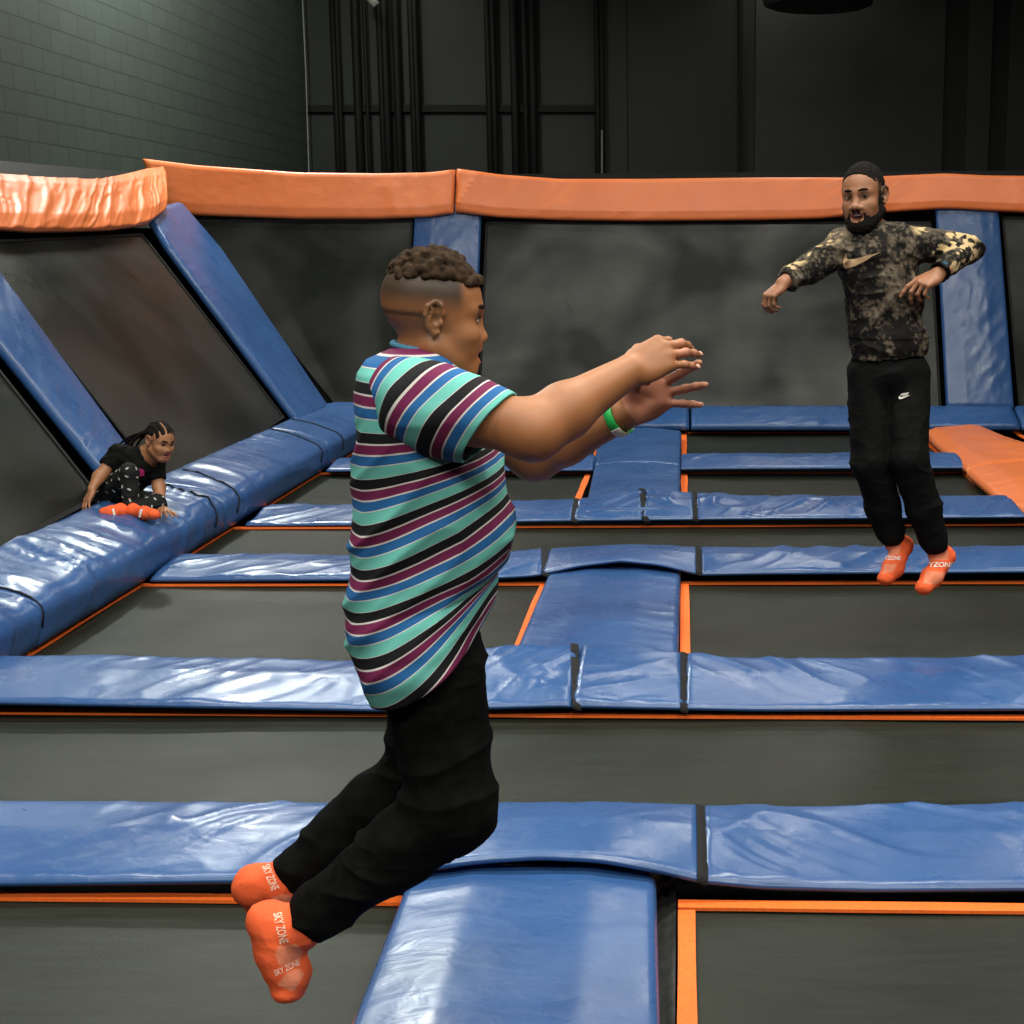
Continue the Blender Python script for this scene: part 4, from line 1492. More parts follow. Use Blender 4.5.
def sleeve(path, radii, seed, off, flatv=(0, 1, 0), q=.9):
    R_, Nn, T = ring_tube(path, radii, flatv, q, m=90, n=84)
    pr = R_
    n1 = vnoise(pr * np.array([10, 10, 22]), seed); n2 = vnoise(pr * np.array([24, 24, 30]), seed + 1)
    e = sstep(0, .04, T)[:, None]
    ax = nrm(np.asarray(path[-1]) - np.asarray(path[0]))
    wz = R_[..., 2] - R_[..., 2].mean(1, keepdims=True)
    R_ = R_ + ax * (wz * .42 * sstep(0, .10, T)[:, None])[..., None]
    R_ = R_ + Nn * ((.006 * ((1 - np.abs(n1)) ** 2 - .45) + .002 * n2) * e)[..., None]
    st = (T[:, None] + 0 * R_[..., 0]) / .0785 + off + .03 * vnoise(pr * 9, seed + 2)
    inn = (R_ - Nn * .004)[::-1][:16]
    V, Fl = loft(np.concatenate([R_, inn])); return V, Fl, np.concatenate([st, st[::-1][:16]]).ravel()


se = sh + (el - sh) * .66
slv = [Pb(388, 386, -.095), Pb(418, 402, -.130), Pb(452, 416, -.155), Pb(489, 428, -.172)]
V, Fl, st = sleeve(slv, [.052, .074, .074, .064], 31, .33)
build('sleeve', V, [f[::-1] for f in Fl], STRM, shirt, True, None, {'stripe': st})
slv2 = [Pb(415, 385, .095), Pb(440, 402, .128), Pb(468, 418, .15), Pb(498, 436, .162)]
V, Fl, st = sleeve(slv2, [.050, .068, .066, .060], 35, .33)
build('sleeve', V, [f[::-1] for f in Fl], STRM, shirt, True, None, {'stripe': st})
# rib collar
colr = []
for k in range(40):
    a = 2 * math.pi * k / 40
    colr.append(Pb(421, 348) + [.046 * math.cos(a) + .0, .050 * math.sin(a), .0 - .008 * math.cos(a)])
V, Fl = tube_mesh(colr + colr[:1], .0055, 10)
tealc = flat('teal_rib', (.05, .16, .25), .8, .2, .25, 40, .3)
build('collar', V, Fl, tealc, shirt)
# trousers
F = Field(Pb(262, 960, 0) + [-.03, -.24, -.03], Pb(505, 615, 0) + [.03, .24, .03], .0035)
waist = Pb(431, 640, 0)
F.ell(Pb(434, 655, 0), (.082, .130, .10), None, .03)
for s_, hp, kn, an in ((-1, hipN, knN, anN), (1, hipF, knF, anF)):
    F.cap(hp + [0, 0, -.01], kn, .088 if s_ < 0 else .084, .072 if s_ < 0 else .064, .035)
    F.cap(kn, kn + (an - kn) * .3, .070 if s_ < 0 else .064, .066 if s_ < 0 else .060, .03)
    F.cap(kn + (an - kn) * .3, kn + (an - kn) * .86, .066 if s_ < 0 else .066, .049, .02)
    F.cap(kn + (an - kn) * .86, kn + (an - kn) * .97, .046, .038, .015)
pa_, pb_ = Pb(375, 668), Pb(489, 590); dd_ = pb_ - pa_
F.cut(pa_, nrm([-dd_[2], 0, dd_[0]]))
for an, kn in ((anN, knN), (anF, knF)):
    d = nrm(an - kn); F.cut(an - d * .012, d, (an - .09, an + .09))
P, Fc = F.mesh(); N = vnormals(P, Fc)
P = P + N * fold_noise(P, 41, (8, 8, 15), .0085)[:, None]
build('trousers', P, Fc, PANTS, boy)
# socks
def socks(H_, pts, rad, cut0, cutn, mat, parent, seed, extra=None, h=.003, patches=()):
    F = Field(np.min(pts, 0) - .09, np.max(pts, 0) + .09, h)
    F.chain(pts, rad, .018)
    if extra: extra(F)
    if cut0 is not None: F.cut(cut0, cutn)
    P, Fc = F.mesh(); N = vnormals(P, Fc)
    P = P + N * fold_noise(P, seed, (26, 26, 26), .0022)[:, None]
    C = sock_colors(P, N, seed)
    if patches:
        px, py = proj(P); fc = (N @ FWD) < .1
        for poly in patches: C = mixc(C, (.72, .23, .125), (inpoly(px, py, poly) & fc) * 1.0)
    return build('sock', P, Fc, mat, parent, True, C), P, Fc


def exN(F):
    F.ell(Pb(265, 918, -.07), (.030, .032, .030), None, .015)
    F.ell(Pb(287, 990, -.08), (.027, .032, .018), None, .015)
    F.ell(Pb(300, 974, -.085), (.016, .022, .02), None, .02)
skN, _, _ = socks(None, [footN[0] + nrm(knN - anN) * .03, Pb(298, 928, -.075), Pb(276, 928, -.07), Pb(280, 950, -.072), Pb(286, 970, -.075), Pb(290, 984, -.08)], [.036, .037, .040, .041, .036, .026], None, None, SOCK, boy, 51, exN, patches=[[(275, 955), (278, 946), (296, 944), (303, 950), (299, 962), (279, 965)], [(277, 985), (288, 972), (300, 968), (304, 975), (294, 992)]])
def exF(F):
    F.ell(Pb(248, 886, .10), (.024, .034, .030), None, .015)
    F.ell(Pb(268, 902, .16), (.038, .04, .024), None, .02)
skF, _, _ = socks(None, [footF[0] + nrm(knF - anF) * .03, Pb(284, 883, .08), Pb(256, 886, .09), Pb(264, 898, .14), Pb(276, 905, .19)], [.038, .038, .036, .034, .027], None, None, SOCK, boy, 52, exF, patches=[[(268, 906), (272, 897), (286, 894), (294, 896), (290, 906), (271, 913)]])
bv = bvh_of([skN])
P2, F2 = text_outline('SKY ZONE', (273, 914), (7, 30), (9, -2), 2)
project('sock_lettering', P2, F2, SOCK_PRINT, boy, bv, .0015)
P2, F2 = text_outline('SKY ZONE', (276, 976), (24, -11), (-2.2, -6), 2)
project('sock_lettering', P2, F2, SOCK_PRINT, boy, bv, .0015)
bv = bvh_of([skF])
P2, F2 = text_outline('SKY ZONE', (262, 867), (10, 24), (8, -3), 2)
project('sock_lettering', P2, F2, SOCK_PRINT, boy, bv, .0015)
# paper wristband on the far wrist
wb = el2 + (wr2 - el2) * .875
d = nrm(wr2 - el2); f_ = nrm(np.cross(d, [0, 1, 0])); g_ = np.cross(d, f_)
def band(name, w0, w1, a0, a1, r, mat, parent=None, lab=None):
    n = 48; V = []; Fl = []
    for k in range(n + 1):
        a = a0 + (a1 - a0) * k / n
        for s_ in (w0, w1):
            for rr in (r, r + .0012):
                V.append(wb + d * s_ + rr * (f_ * math.cos(a) + g_ * math.sin(a)))
    for k in range(n):
        b = k * 4; e = b + 4
        Fl += [(b, b + 2, e + 2, e), (b + 1, e + 1, e + 3, b + 3), (b, e, e + 1, b + 1), (b + 2, b + 3, e + 3, e + 2)]
    Fl += [(0, 1, 3, 2), (n * 4, n * 4 + 2, n * 4 + 3, n * 4 + 1)]
    return build(name, V, Fl, mat, parent)
wt = thing('wristband', tuple(wb), 'bright green paper wristband with a white tab on the far wrist of the boy', 'wristband')
GRN = flat('green_paper', (.02, .42, .09), .5, .3, .1, 60, 0); GRN2 = flat('dark_green_print', (.01, .25, .045), .5, .3, .1, 60, 0)
band('green_band', -.0085, .0085, 0, 2 * math.pi, .0335, GRN, wt)
band('white_tab', -.0092, .0092, 2.0, 2.9, .0350, WHITE_PRINT, wt)

# ================================================================== the man
YM0 = 5.75
def Pm(px, py, dy=0.0): return at_y(px, py, YM0 + dy)


man = thing('person', tuple(Pm(905, 592)), 'bearded adult in mottled black hoodie jumping at the right with both arms out', 'person')
yaw = math.radians(25)
HM = Head(Pm(863.5, 197.5), (-math.sin(yaw), -math.cos(yaw), -.05), (-.06, .05, 1), 1.05, .98, .97)
F = Field(Pm(762, 600, 0) + [-.03, -.55, -.03], Pm(985, 160, 0) + [.04, .35, .03], .004)
head_shape(F, HM, 1.1, .013, nose=1.15)
neck = Pm(868, 232, .03)
F.cap(HM.w((0, -.02, -.05)), neck, .060, .064, .03)
F.cap(neck + [0, .01, -.03], Pm(880, 300, .01), .06, .075, .05)
F.cap(Pm(880, 300, .01), Pm(889, 365, .01), .075, .08, .05)
for x_, s_ in ((845, -1), (902, 1)): F.cap(neck + [0, 0, -.03], Pm(x_, 246, .0), .05, .05, .03)
shR = Pm(843, 248, .0); elR = Pm(809, 268, -.10); wrR = Pm(783, 283, -.20)
shL = Pm(902, 243, .0); elL = Pm(969, 249, .06); wrL = Pm(939, 273, -.12)
for a, b, c_ in ((shR, elR, wrR), (shL, elL, wrL)):
    F.cap(a, b, .045, .038, .02); F.cap(b, c_, .038, .026, .02)
HR_ = Hand(wrR, (Pm(771, 293, -.22) - wrR), (-.55, -.35, .55), 1, .88)
hand_shape(F, HR_, [(.8, .7, .4), (.9, .8, .5), (.9, .9, .5), (.9, .9, .5)], spread=(.05, 0, -.05, -.1),
           thumb=((.028, .022, -.016), (.036, .046, -.040), (.030, .066, -.058), (.018, .080, -.070)))
HL_ = Hand(wrL, (Pm(920, 283, -.16) - wrL), (-.25, -.55, .75), 1, 1.02)
hand_shape(F, HL_, [(.25, .35, .2), (.6, .8, .4), (.8, 1.0, .5), (.9, 1.1, .5)], spread=(.04, 0, -.05, -.1),
           thumb=((.026, .026, -.012), (.044, .052, -.024), (.040, .082, -.034), (.030, .104, -.040)))
hR, kR, aR = Pm(869, 375, .0), Pm(870, 462, -.06), Pm(893, 541, .05)
hL, kL, aL = Pm(908, 375, .0), Pm(909, 458, -.10), Pm(937, 549, .0)
for a, b, c_ in ((hR, kR, aR), (hL, kL, aL)):
    F.cap(a, b, .075, .052, .03); F.cap(b, c_, .050, .034, .02)
ftR = [Pm(896, 543, .06), Pm(903, 546, .07), Pm(893, 568, .0), Pm(886, 578, -.03)]
ftL = [Pm(938, 552, .02), Pm(945, 557, .03), Pm(932, 577, -.05), Pm(924, 587, -.08)]
for ft in (ftR, ftL): F.chain(ft, [.034, .030, .030, .020], .02)
P, Fc = F.mesh(); N = vnormals(P, Fc)
C = skin_colors(P, N, (.25, .108, .052))
L = HM.loc(P)
inhead = (np.abs(L[:, 0]) < .1) & (L[:, 2] > -.125) & (L[:, 2] < .14) & (np.abs(L[:, 1]) < .14)
C2 = face_paint(C, HM, P, (.22, .075, .055), dark=(.028, .012, .008))
C = np.where(inhead[:, None], C2, C)
hairc = np.array([.008, .007, .006])
# side fade
C = mixc(C, hairc, inhead * sstep(.045, .025, L[:, 1]) * sstep(-.01, .04, L[:, 2]) * .9)
C = mixc(C, hairc, inhead * .85 * sstep(.040, .028, L[:, 1]) * sstep(-.004, .004, L[:, 1]) * (L[:, 2] < .02) * (L[:, 2] > -.09))
build('body', P, Fc, SKIN, man, True, C)
eyes(HM, man, look=(-.25, .0), open_=.72)
brows(HM, man, (.008, .006, .005), .0048)
teeth(HM, man, w=.019)
# hair cap
F = Field(HM.o - .16, HM.o + .17, .003)
HM.ell(F, (0, -.016, .040), (.0775, .0965, .0905), .01)
HM.ell(F, (0, .028, .036), (.0655, .067, .0755), .02)
F.cut(HM.w((0, .070, .078)), nrm([0, .80, -.60]) @ HM.R)
F.cut(HM.w((0, -.03, .0)), nrm([0, .30, -1]) @ HM.R)
P, Fc = F.mesh(); N = vnormals(P, Fc)
P = P + N * (vnoise(P * 130, 5) * .0016)[:, None]
build('hair', P, Fc, HAIR, man, True, np.tile(hairc, (len(P), 1)) * (1 + .4 * vnoise(P * 150, 6))[:, None])
# beard: jaw shell, open round the mouth, with moustache
F = Field(HM.o - .17, HM.o + .17, .0028)
H = HM
H.ell(F, (0, .030, -.072), (.0615, .061, .050), .02)
H.ell(F, (0, .067, -.104), (.031, .027, .026), .03)
for s_ in (-1, 1):
    H.cap(F, (s_ * .061, -.004, -.055), (s_ * .024, .068, -.102), .0195, .018, .03)
    H.cap(F, (s_ * .0665, .012, -.010), (s_ * .0635, .004, -.055), .0095, .014, .02)
    H.cap(F, (s_ * .026, .083, -.052), (s_ * .037, .066, -.085), .009, .011, .012)
    H.cap(F, (s_ * .002, .097, -.0505), (s_ * .027, .083, -.054), .0052, .006, .008)
H.ell(F, (0, .094, -.067), (.0255, .05, .0165), .004, 's')
H.ell(F, (0, .088, -.013), (.042, .05, .034), .012, 's')
for s_ in (-1, 1): H.ell(F, (s_ * .045, .065, -.026), (.021, .045, .032), .012, 's')
H.cap(F, (-.012, .099, -.0505), (.012, .099, -.0505), .0045, .0045, .004)
P, Fc = F.mesh(); N = vnormals(P, Fc)
P = P + N * (vnoise(P * 170, 8) * .0015)[:, None]
build('beard', P, Fc, HAIR, man, True, np.tile(hairc, (len(P), 1)) * (1 + .4 * vnoise(P * 150, 6))[:, None])
# hoodie
F = Field(Pm(770, 372, 0) + [-.03, -.50, -.03], Pm(990, 205, 0) + [.04, .35, .03], .004)
F.ell(Pm(877, 262, .0), (.158, .112, .13), None, .05)
F.ell(Pm(884, 300, .0), (.152, .112, .17), None, .06)
F.ell(Pm(889, 345, .0), (.165, .122, .12), None, .06)
for x_, y_ in ((846, 247), (901, 243)): F.cap(neck + [0, -.01, -.03], Pm(x_, y_, .0), .066, .066, .04)
for a, b, c_ in ((shR, elR, wrR), (shL, elL, wrL)):
    F.cap(a, b, .068, .054, .035); F.cap(b, b + (c_ - b) * .7, .054, .045, .02); F.cap(b + (c_ - b) * .7, b + (c_ - b) * .93, .042, .036, .012)
    d = nrm(c_ - b); F.cut(c_ - d * .018, d, (c_ - .07, c_ + .07))
# collar / hood roll round the neck
for k in range(14):
    a0, a1 = 2 * math.pi * k / 14, 2 * math.pi * (k + 1) / 14
    f = lambda a: neck + [.068 * math.cos(a), .066 * math.sin(a) - .0, .002 + .032 * math.sin(a)]
    F.cap(f(a0), f(a1), .022, .022, .015)
F.ell(neck + [.02, .10, .0], (.10, .05, .06), None, .03)
F.cap(HM.w((0, -.01, -.06)), neck + [0, -.012, -.01], .058, .056, .008, 's')
hemc = Pm(890, 358, 0)
F.cut(hemc, nrm([.05, 0, -1]), (hemc - [.3, .3, .2], hemc + [.3, .3, .12]))
P, Fc = F.mesh(); N = vnormals(P, Fc)
P = P + N * fold_noise(P, 61, (11, 11, 15), .011)[:, None]
hemm = sstep(.045, .03, P[:, 2] - hemc[2])
P = P + N * (-.006 * sstep(.055, .045, np.abs(P[:, 2] - hemc[2] - .05)) * (np.abs(P[:, 0] - hemc[0]) < .2) * (P[:, 2] < hemc[2] + .08))[:, None]
def seg_t(P, a, b):
    ab = b - a; t = np.clip((P - a) @ ab / np.dot(ab, ab), 0, 1); return t, np.linalg.norm(P - a - t[:, None] * ab, axis=1)
m1 = vnoise(P * 30, 71) * .45 + vnoise(P * 75, 72) * .45 + vnoise(P * 140, 73) * .35
big = vnoise(P * 7, 74)
C = np.tile(np.array([.0075, .0068, .006]), (len(P), 1))
C = mixc(C, (.062, .049, .035), sstep(-.08, .16, m1 + .5 * big) * .9)
C = mixc(C, (.125, .10, .072), sstep(.25, .45, m1 + .3 * big) * .8)
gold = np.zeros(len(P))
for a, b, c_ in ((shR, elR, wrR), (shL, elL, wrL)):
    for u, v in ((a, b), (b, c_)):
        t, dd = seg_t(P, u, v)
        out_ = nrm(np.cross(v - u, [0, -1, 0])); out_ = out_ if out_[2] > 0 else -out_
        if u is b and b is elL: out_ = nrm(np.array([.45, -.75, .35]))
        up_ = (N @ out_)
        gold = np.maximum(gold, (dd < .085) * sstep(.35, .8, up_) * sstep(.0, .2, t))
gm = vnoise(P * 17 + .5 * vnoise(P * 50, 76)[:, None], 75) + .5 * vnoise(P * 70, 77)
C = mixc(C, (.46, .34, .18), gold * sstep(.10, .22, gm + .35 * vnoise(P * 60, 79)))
hoodie = build('hoodie', P, Fc, CLOTH, man, True, C)
# sweatpants
F = Field(Pm(842, 560, 0) + [-.03, -.30, -.03], Pm(955, 335, 0) + [.03, .30, .03], .004)
F.ell(Pm(890, 372, 0), (.150, .112, .105), None, .04)
for hp, kn, an, e in ((hR, kR, aR, 0), (hL, kL, aL, 0)):
    F.cap(hp, kn, .088, .076, .022); F.cap(kn, kn + (an - kn) * .55, .076, .068, .02)
    F.cap(kn + (an - kn) * .55, kn + (an - kn) * .86, .070, .058, .02)
    F.cap(kn + (an - kn) * .86, an, .052, .043, .02)
    d = nrm(an - kn); F.cut(an, d, (an - .08, an + .08))
P, Fc = F.mesh(); N = vnormals(P, Fc)
P = P + N * fold_noise(P, 65, (9, 9, 11), .007)[:, None]
pants = build('sweatpants', P, Fc, BLACKCLOTH, man)
for nm, ft, c0 in (('R', ftR, aR), ('L', ftL, aL)):
    heel = ft[1]; kn = kR if nm == 'R' else kL
    def ex(F, ft=ft):
        F.ell(ft[1] + [.008, .012, .004], (.030, .034, .032), None, .02)
        F.ell(ft[3] + [0, 0, .0], (.034, .034, .024), None, .015)
    sk, _, _ = socks(None, [c0 + nrm(kn - c0) * .03, ft[0], ft[1], ft[2], ft[3]], [.040, .041, .037, .042, .030], None, None, SOCK, man, 53, ex, patches=[[(928, 553), (947, 550), (949, 553), (948, 560), (927, 560)], [(926, 571), (946, 572), (941, 582), (935, 585), (923, 583)]] if nm == 'L' else [[(885, 547), (901, 545), (899, 555), (885, 556)], [(884, 564), (897, 564), (893, 572), (882, 574)]])
    bv = bvh_of([sk])
    if nm == 'L':
        P2, F2 = text_outline('SKYZONE', (921, 568), (32, -1.0), (.6, -5.0), 2)
        project('sock_lettering', P2, F2, WHITE_PRINT, man, bv, .003)
    else:
        P2, F2 = text_outline('SKYZONE', (880, 560.5), (20, 0), (.6, -4.2), 2)
        project('sock_lettering', P2, F2, WHITE_PRINT, man, bv, .003)
# chest mark and pocket mark
def swoosh(x, y, w, h, rot=0.0):
    up = [(0, .62), (.03, .78), (.09, .88), (.17, .87), (.30, .78), (.55, .52), (.80, .22), (1.0, 0.0)]
    dn = [(1.0, 0.0), (.75, .16), (.50, .30), (.30, .40), (.18, .42), (.11, .36), (.09, .22), (.11, .0), (.05, .25), (.01, .45)]
    pts = up[:-1] + dn
    c, s_ = math.cos(rot), math.sin(rot)
    return [(x + c * u * w - s_ * v * h, y + s_ * u * w + c * v * h) for u, v in pts]


bv = bvh_of([hoodie])
P2, F2 = fill_outline(swoosh(842.5, 251.5, 39, 19), 2)
project('chest_mark', P2, F2, GOLD_PRINT, man, bv, .004)
bv = bvh_of([pants])
P2, F2 = fill_outline(swoosh(899, 395.2, 11.5, 4.6), 1)
project('pocket_mark', P2, F2, WHITE_PRINT, man, bv, .004)
P2, F2 = text_outline('NIKE', (900.6, 396.0), (7.4, -.6), (.9, -2.7), 1, .03, .2)
project('pocket_mark', P2, F2, WHITE_PRINT, man, bv, .004)
# drawstring of the hood
V, Fl = tube_mesh([Pm(893, 222, -.12), Pm(890, 228, -.125), Pm(885, 234, -.13), Pm(881, 239, -.128)], .003, 6)
# watch
d = nrm(wrL - elL); wc = wrL - d * .008
x_ = nrm(np.cross(d, [0, 0, 1])); z_ = np.cross(x_, d)
watch = thing('wristwatch', tuple(wc), 'black digital watch on the bent arm of the man', 'watch')
pts = [wc + .036 * (x_ * math.cos(a) + z_ * math.sin(a)) for a in np.linspace(0, 2 * math.pi, 25)]
V = []; Fl = []
for k, p in enumerate(pts):
    rdir = nrm(p - wc)
    V += [p - d * .011, p + d * .011, p + d * .011 + rdir * .004, p - d * .011 + rdir * .004]
for k in range(24):
    for q in range(4): Fl.append((k * 4 + q, k * 4 + (q + 1) % 4, k * 4 + 4 + (q + 1) % 4, k * 4 + 4 + q))
build('watch_strap', V, Fl, BLACK, watch)
fd = nrm(-FWD + .3 * np.array([-.6, 0, .5])); fd = nrm(fd - d * np.dot(fd, d)); sd = np.cross(fd, d)
cc = wc + fd * .038
def facebox(c, a, b, t):
    return [c + sx * sd * a + sy * d * b + fd * tz for tz in (0, t) for sx, sy in ((-1, -1), (1, -1), (1, 1), (-1, 1))], [(3, 2, 1, 0), (4, 5, 6, 7), (0, 1, 5, 4), (1, 2, 6, 5), (2, 3, 7, 6), (3, 0, 4, 7)]
V, Fl = facebox(cc, .019, .017, .010); build('watch_case', V, Fl, STEEL, watch, False)
scr = NT('watch_screen').set((.02, .05, .08), .2, .5); scr.b.inputs['Emission Color'].default_value = (.25, .55, .75, 1); scr.b.inputs['Emission Strength'].default_value = .12
V, Fl = facebox(cc + fd * .0102, .009, .008, .001); build('watch_display', V, Fl, scr.m, watch, False)

# ================================================================== the girl
YG0 = 7.42
def Pg(px, py, dy=0.0): return at_y(px, py, YG0 + dy)


girl = thing('person', tuple(Pg(130, 516)), 'small child in black shirt and dotted leggings crouching on the blue side pad', 'person')
yw = math.radians(38)
HG = Head(Pg(160, 441, -.06), (math.cos(yw), -math.sin(yw), -.26), (.22, -.05, 1), .79, 1.0, 1.0)
F = Field(Pg(74, 522, 0) + [-.03, -.45, -.03], Pg(184, 418, 0) + [.04, .35, .03], .0035)
head_shape(F, HG, .2, .002, child=1.0, nose=.9)
nk = Pg(147, 456, -.02); ch = Pg(137, 468, .0); pv = Pg(112, 496, .10)
F.cap(HG.w((0, -.02, -.05)), nk, .040, .044, .03)
F.chain([nk, ch, pv], [.055, .075, .085], .04)
s1, e1, w1 = Pg(118, 454, -.06), Pg(99, 477, -.14), Pg(92, 489, -.20)
s2, e2, w2 = Pg(154, 464, .02), Pg(159, 487, -.02), Pg(161, 505, -.10)
for a, b, c_ in ((s1, e1, w1), (s2, e2, w2)):
    F.cap(a, b, .036, .030, .02); F.cap(b, c_, .031, .021, .02)
HG1 = Hand(w1, Pg(86, 501, -.23) - w1, (-.55, -.5, .45), 1, .74)
hand_shape(F, HG1, [(.15, .2, .1)] * 4, spread=(.25, .05, -.2, -.45), thumb=((.028, .026, -.012), (.058, .046, -.018), (.080, .062, -.020), (.096, .074, -.02)))
HG2 = Hand(w2 + [.005, -.01, -.012], Pg(172, 513, -.22) - w2, (.0, .1, 1), -1, .74)
hand_shape(F, HG2, [(.1, .15, .1)] * 4, spread=(.2, .03, -.15, -.35))
hp1, k1, a1 = Pg(106, 496, .0), Pg(128.5, 473, -.18), Pg(132, 507, -.20)
hp2, k2, a2 = Pg(114, 498, .12), Pg(157, 503, -.10), Pg(124, 511, -.25)
for a, b, c_ in ((hp1, k1, a1), (hp2, k2, a2)):
    F.cap(a, b, .060, .038, .02); F.cap(b, c_, .036, .027, .02)
f1 = [Pg(133, 511, -.25), Pg(145, 513, -.30), Pg(154, 514.5, -.33)]
f2 = [Pg(121, 511, -.27), Pg(112, 512, -.31), Pg(105, 512.5, -.32)]
for ft in (f1, f2): F.chain(ft, [.026, .025, .018], .015)
P, Fc = F.mesh(); N = vnormals(P, Fc)
C = skin_colors(P, N, (.30, .135, .065))
L = HG.loc(P); inhead = (np.abs(L[:, 0]) < .1) & (L[:, 2] > -.125) & (np.abs(L[:, 1]) < .14) & (L[:, 2] < .14)
C2 = face_paint(C, HG, P, (.27, .085, .07)); C = np.where(inhead[:, None], C2, C)
build('body', P, Fc, SKIN, girl, True, C)
eyes(HG, girl); brows(HG, girl, (.012, .009, .008), .0038)
F = Field(HG.o - .15, HG.o + .15, .003)
HG.ell(F, (0, -.018, .040), (.080, .097, .087), .01)
HG.ell(F, (0, .028, .034), (.067, .067, .074), .02)
F.cut(HG.w((0, .074, .066)), nrm([0, .85, -.50]) @ HG.R)
F.cut(HG.w((0, -.02, -.012)), nrm([0, .45, -1]) @ HG.R)
P, Fc = F.mesh(); N = vnormals(P, Fc); L = HG.loc(P)
row = np.sin(L[:, 0] / .0085 * 2 + 2 * vnoise(P * 20, 3))
P = P + N * (.0018 * row)[:, None]
C = np.tile([.010, .0085, .0075], (len(P), 1)); C = mixc(C, (.30, .17, .10), sstep(.0055, .003, np.abs(L[:, 0] - .018)) * (L[:, 1] > -.01) * .9)
hair = build('hair', P, Fc, HAIR, girl, True, C)
rs = random.Random(3)
for k in range(7):
    o = HG.w((rs.uniform(-.03, .03), -.105, .030 + rs.uniform(-.015, .015)))
    e_ = Pg(116 + rs.uniform(0, 22), 447 + rs.uniform(-4, 6) + (k % 3) * 2, .04 + rs.uniform(-.04, .05))
    mid = (o + e_) / 2 + [-.01, 0, .035 + rs.uniform(-.01, .01)]
    tz = np.linspace(0, 1, 40)
    pts = [(1 - t) ** 2 * o + 2 * t * (1 - t) * mid + t * t * e_ for t in tz]
    V, Fl = tube_mesh(pts, [.0085 * (1 - .4 * t) * (1 + .22 * math.sin(t * 70)) for t in tz], 8)
    build('braid', V, Fl, HAIR, girl, True, np.tile([.010, .0085, .0075], (len(V), 1)))
V, Fl = tube_mesh([HG.w((-.03, -.10, .03)), HG.w((0, -.118, .045)), HG.w((.03, -.10, .03)), HG.w((0, -.10, .005)), HG.w((-.03, -.10, .03))], .014, 10)
build('hair_tie', V, Fl, HAIR, girl, True, np.tile([.008, .0075, .007], (len(V), 1)))
# shirt
F = Field(Pg(90, 505, 0) + [-.05, -.35, -.05], Pg(172, 440, 0) + [.05, .35, .05], .0035)
F.chain([nk + [-.02, 0, -.025], ch, pv + [0.02, 0, .03]], [.072, .098, .10], .05)
for a, b in ((s1, e1), (s2, e2)):
    F.cap(nk + [-.02, 0, -.035], a, .05, .05, .03); d = nrm(b - a); F.cap(a, a + d * .075, .050, .046, .02); F.cut(a + d * .085, d, (a + d * .12 - .075, a + d * .12 + .075))
F.cap(HG.w((0, .0, -.07)), nk + [.012, -.01, -.02], .046, .048, .008, 's')
F.cut(pv + [0, 0, -.03], (0, 0, -1))
P, Fc = F.mesh(); N = vnormals(P, Fc); P = P + N * fold_noise(P, 81, (14, 14, 20), .008)[:, None]
gs = build('shirt', P, Fc, BLACKCLOTH, girl)
bv = bvh_of([gs])
PINK = flat('pink_print', (.50, .03, .17), .6, .3, .15, 60, 0)
P2, F2 = fill_outline([(137, 470), (139, 468.6), (142.5, 469), (144.5, 471), (144, 474.5), (141, 476), (137, 475.5)], 2)
project('shirt_print', P2, F2, PINK, girl, bv, .006)
P2, F2 = fill_outline([(123, 467.5), (125, 465), (129.5, 464), (133.5, 465.5), (135, 468), (130, 467.5)], 2)
project('shirt_print', P2, F2, PINK, girl, bv, .006)
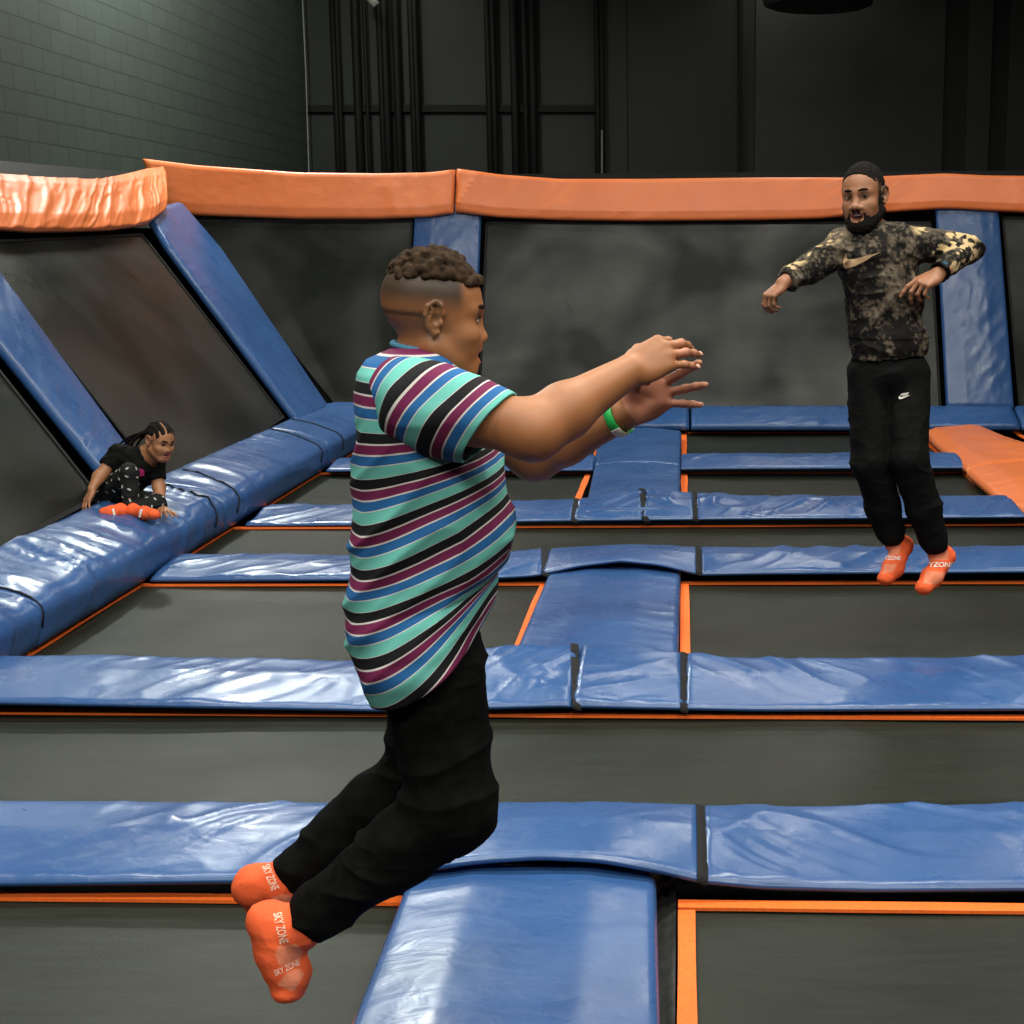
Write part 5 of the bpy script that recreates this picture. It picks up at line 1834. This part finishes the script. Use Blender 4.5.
# leggings with small pale marks
F = Field(Pg(85, 522, 0) + [-.05, -.42, -.03], Pg(175, 455, 0) + [.05, .35, .05], .0035)
F.ell(Pg(110, 496, .07), (.098, .105, .088), None, .03)
for a, b, c_ in ((hp1, k1, a1), (hp2, k2, a2)):
    F.cap(a, b, .076, .046, .02); F.cap(b, c_, .046, .040, .015); d = nrm(c_ - b); F.cut(c_ - d * .012, d, (c_ - .06, c_ + .06))
P, Fc = F.mesh(); N = vnormals(P, Fc); P = P + N * fold_noise(P, 85, (14, 14, 20), .006)[:, None]
C = np.tile([.010, .0115, .0115], (len(P), 1))
rr = np.random.RandomState(12); ii = []
for i in rr.permutation(len(P))[:6000]:
    if all(np.abs(P[i] - P[j]).max() > .034 for j in ii): ii.append(i)
for i in ii:
    d0 = P - P[i]; near = np.abs(d0).max(1) < .02
    if not near.any(): continue
    t = nrm(np.cross(N[i], rr.normal(size=3))); b = np.cross(N[i], t)
    u, v = d0[near] @ t, d0[near] @ b
    m_ = np.zeros(len(P)); m_[near] = sstep(1.15, .85, np.sqrt((u / .0095) ** 2 + (v / .0036) ** 2))
    C = mixc(C, (.52, .52, .47), m_)
build('leggings', P, Fc, CLOTH, girl, True, C)
for k, ft in enumerate((f1, f2)):
    def ex(F, ft=ft): F.ell(ft[2], (.026, .024, .02), None, .01)
    sk, _, _ = socks(None, [ft[0] + [0, 0, .012], ft[0], ft[1], ft[2]], [.027, .030, .031, .027], None, None, SOCK, girl, 54 + k, ex)
    bv = bvh_of([sk])
    q = [(140.5, 509.5), (143, 509.5), (141, 517), (139, 517)] if k == 0 else [(112, 509), (114, 509), (115.5, 516), (113.5, 516)]
    P2, F2 = fill_outline(q, 2); project('sock_lettering', P2, F2, WHITE_PRINT, girl, bv, .004)

# ------------------------------------------------------------------ light
w = bpy.data.worlds.new('hall_air'); scene.world = w; w.use_nodes = True
w.node_tree.nodes['Background'].inputs['Color'].default_value = (.9, 1.0, .95, 1)
w.node_tree.nodes['Background'].inputs['Strength'].default_value = .01


def area(name, loc, sx, sy, power, col=(1, .965, .865), aim=None):
    l = bpy.data.lights.new(name, 'AREA'); l.shape = 'RECTANGLE'; l.size = sx; l.size_y = sy; l.energy = power; l.color = col
    o = bpy.data.objects.new(name, l); COL.objects.link(o); o.location = loc
    if aim is not None:
        o.rotation_euler = (Vector(aim) - Vector(loc)).to_track_quat('-Z', 'Y').to_euler()
    return o


for y, pw, xs in ((-2.5, 230, (-2.6, .6, 3.8)), (1.2, 150, (-2.6, .6, 3.8)), (4.8, 200, (-2.6, .6, 3.8)), (10.0, 80, (-3.2, .2, 3.6))):
    for x in xs:
        area('ceiling_light', (x, y, 5.9), 1.8, .5, pw)
for x in (-4.0, 1.3):
    for y, pw in ((13.4, 65), (17.0, 55), (20.3, 25)):
        area('ceiling_light', (x, y, 5.9), .8, 2.6, pw)
area('wall_washer', (-4.45, 14.4, 6.6), .4, .4, 600, (.95, 1, .92), (-5.8, 14.6, 3.3))
scene.view_settings.exposure = -0.15
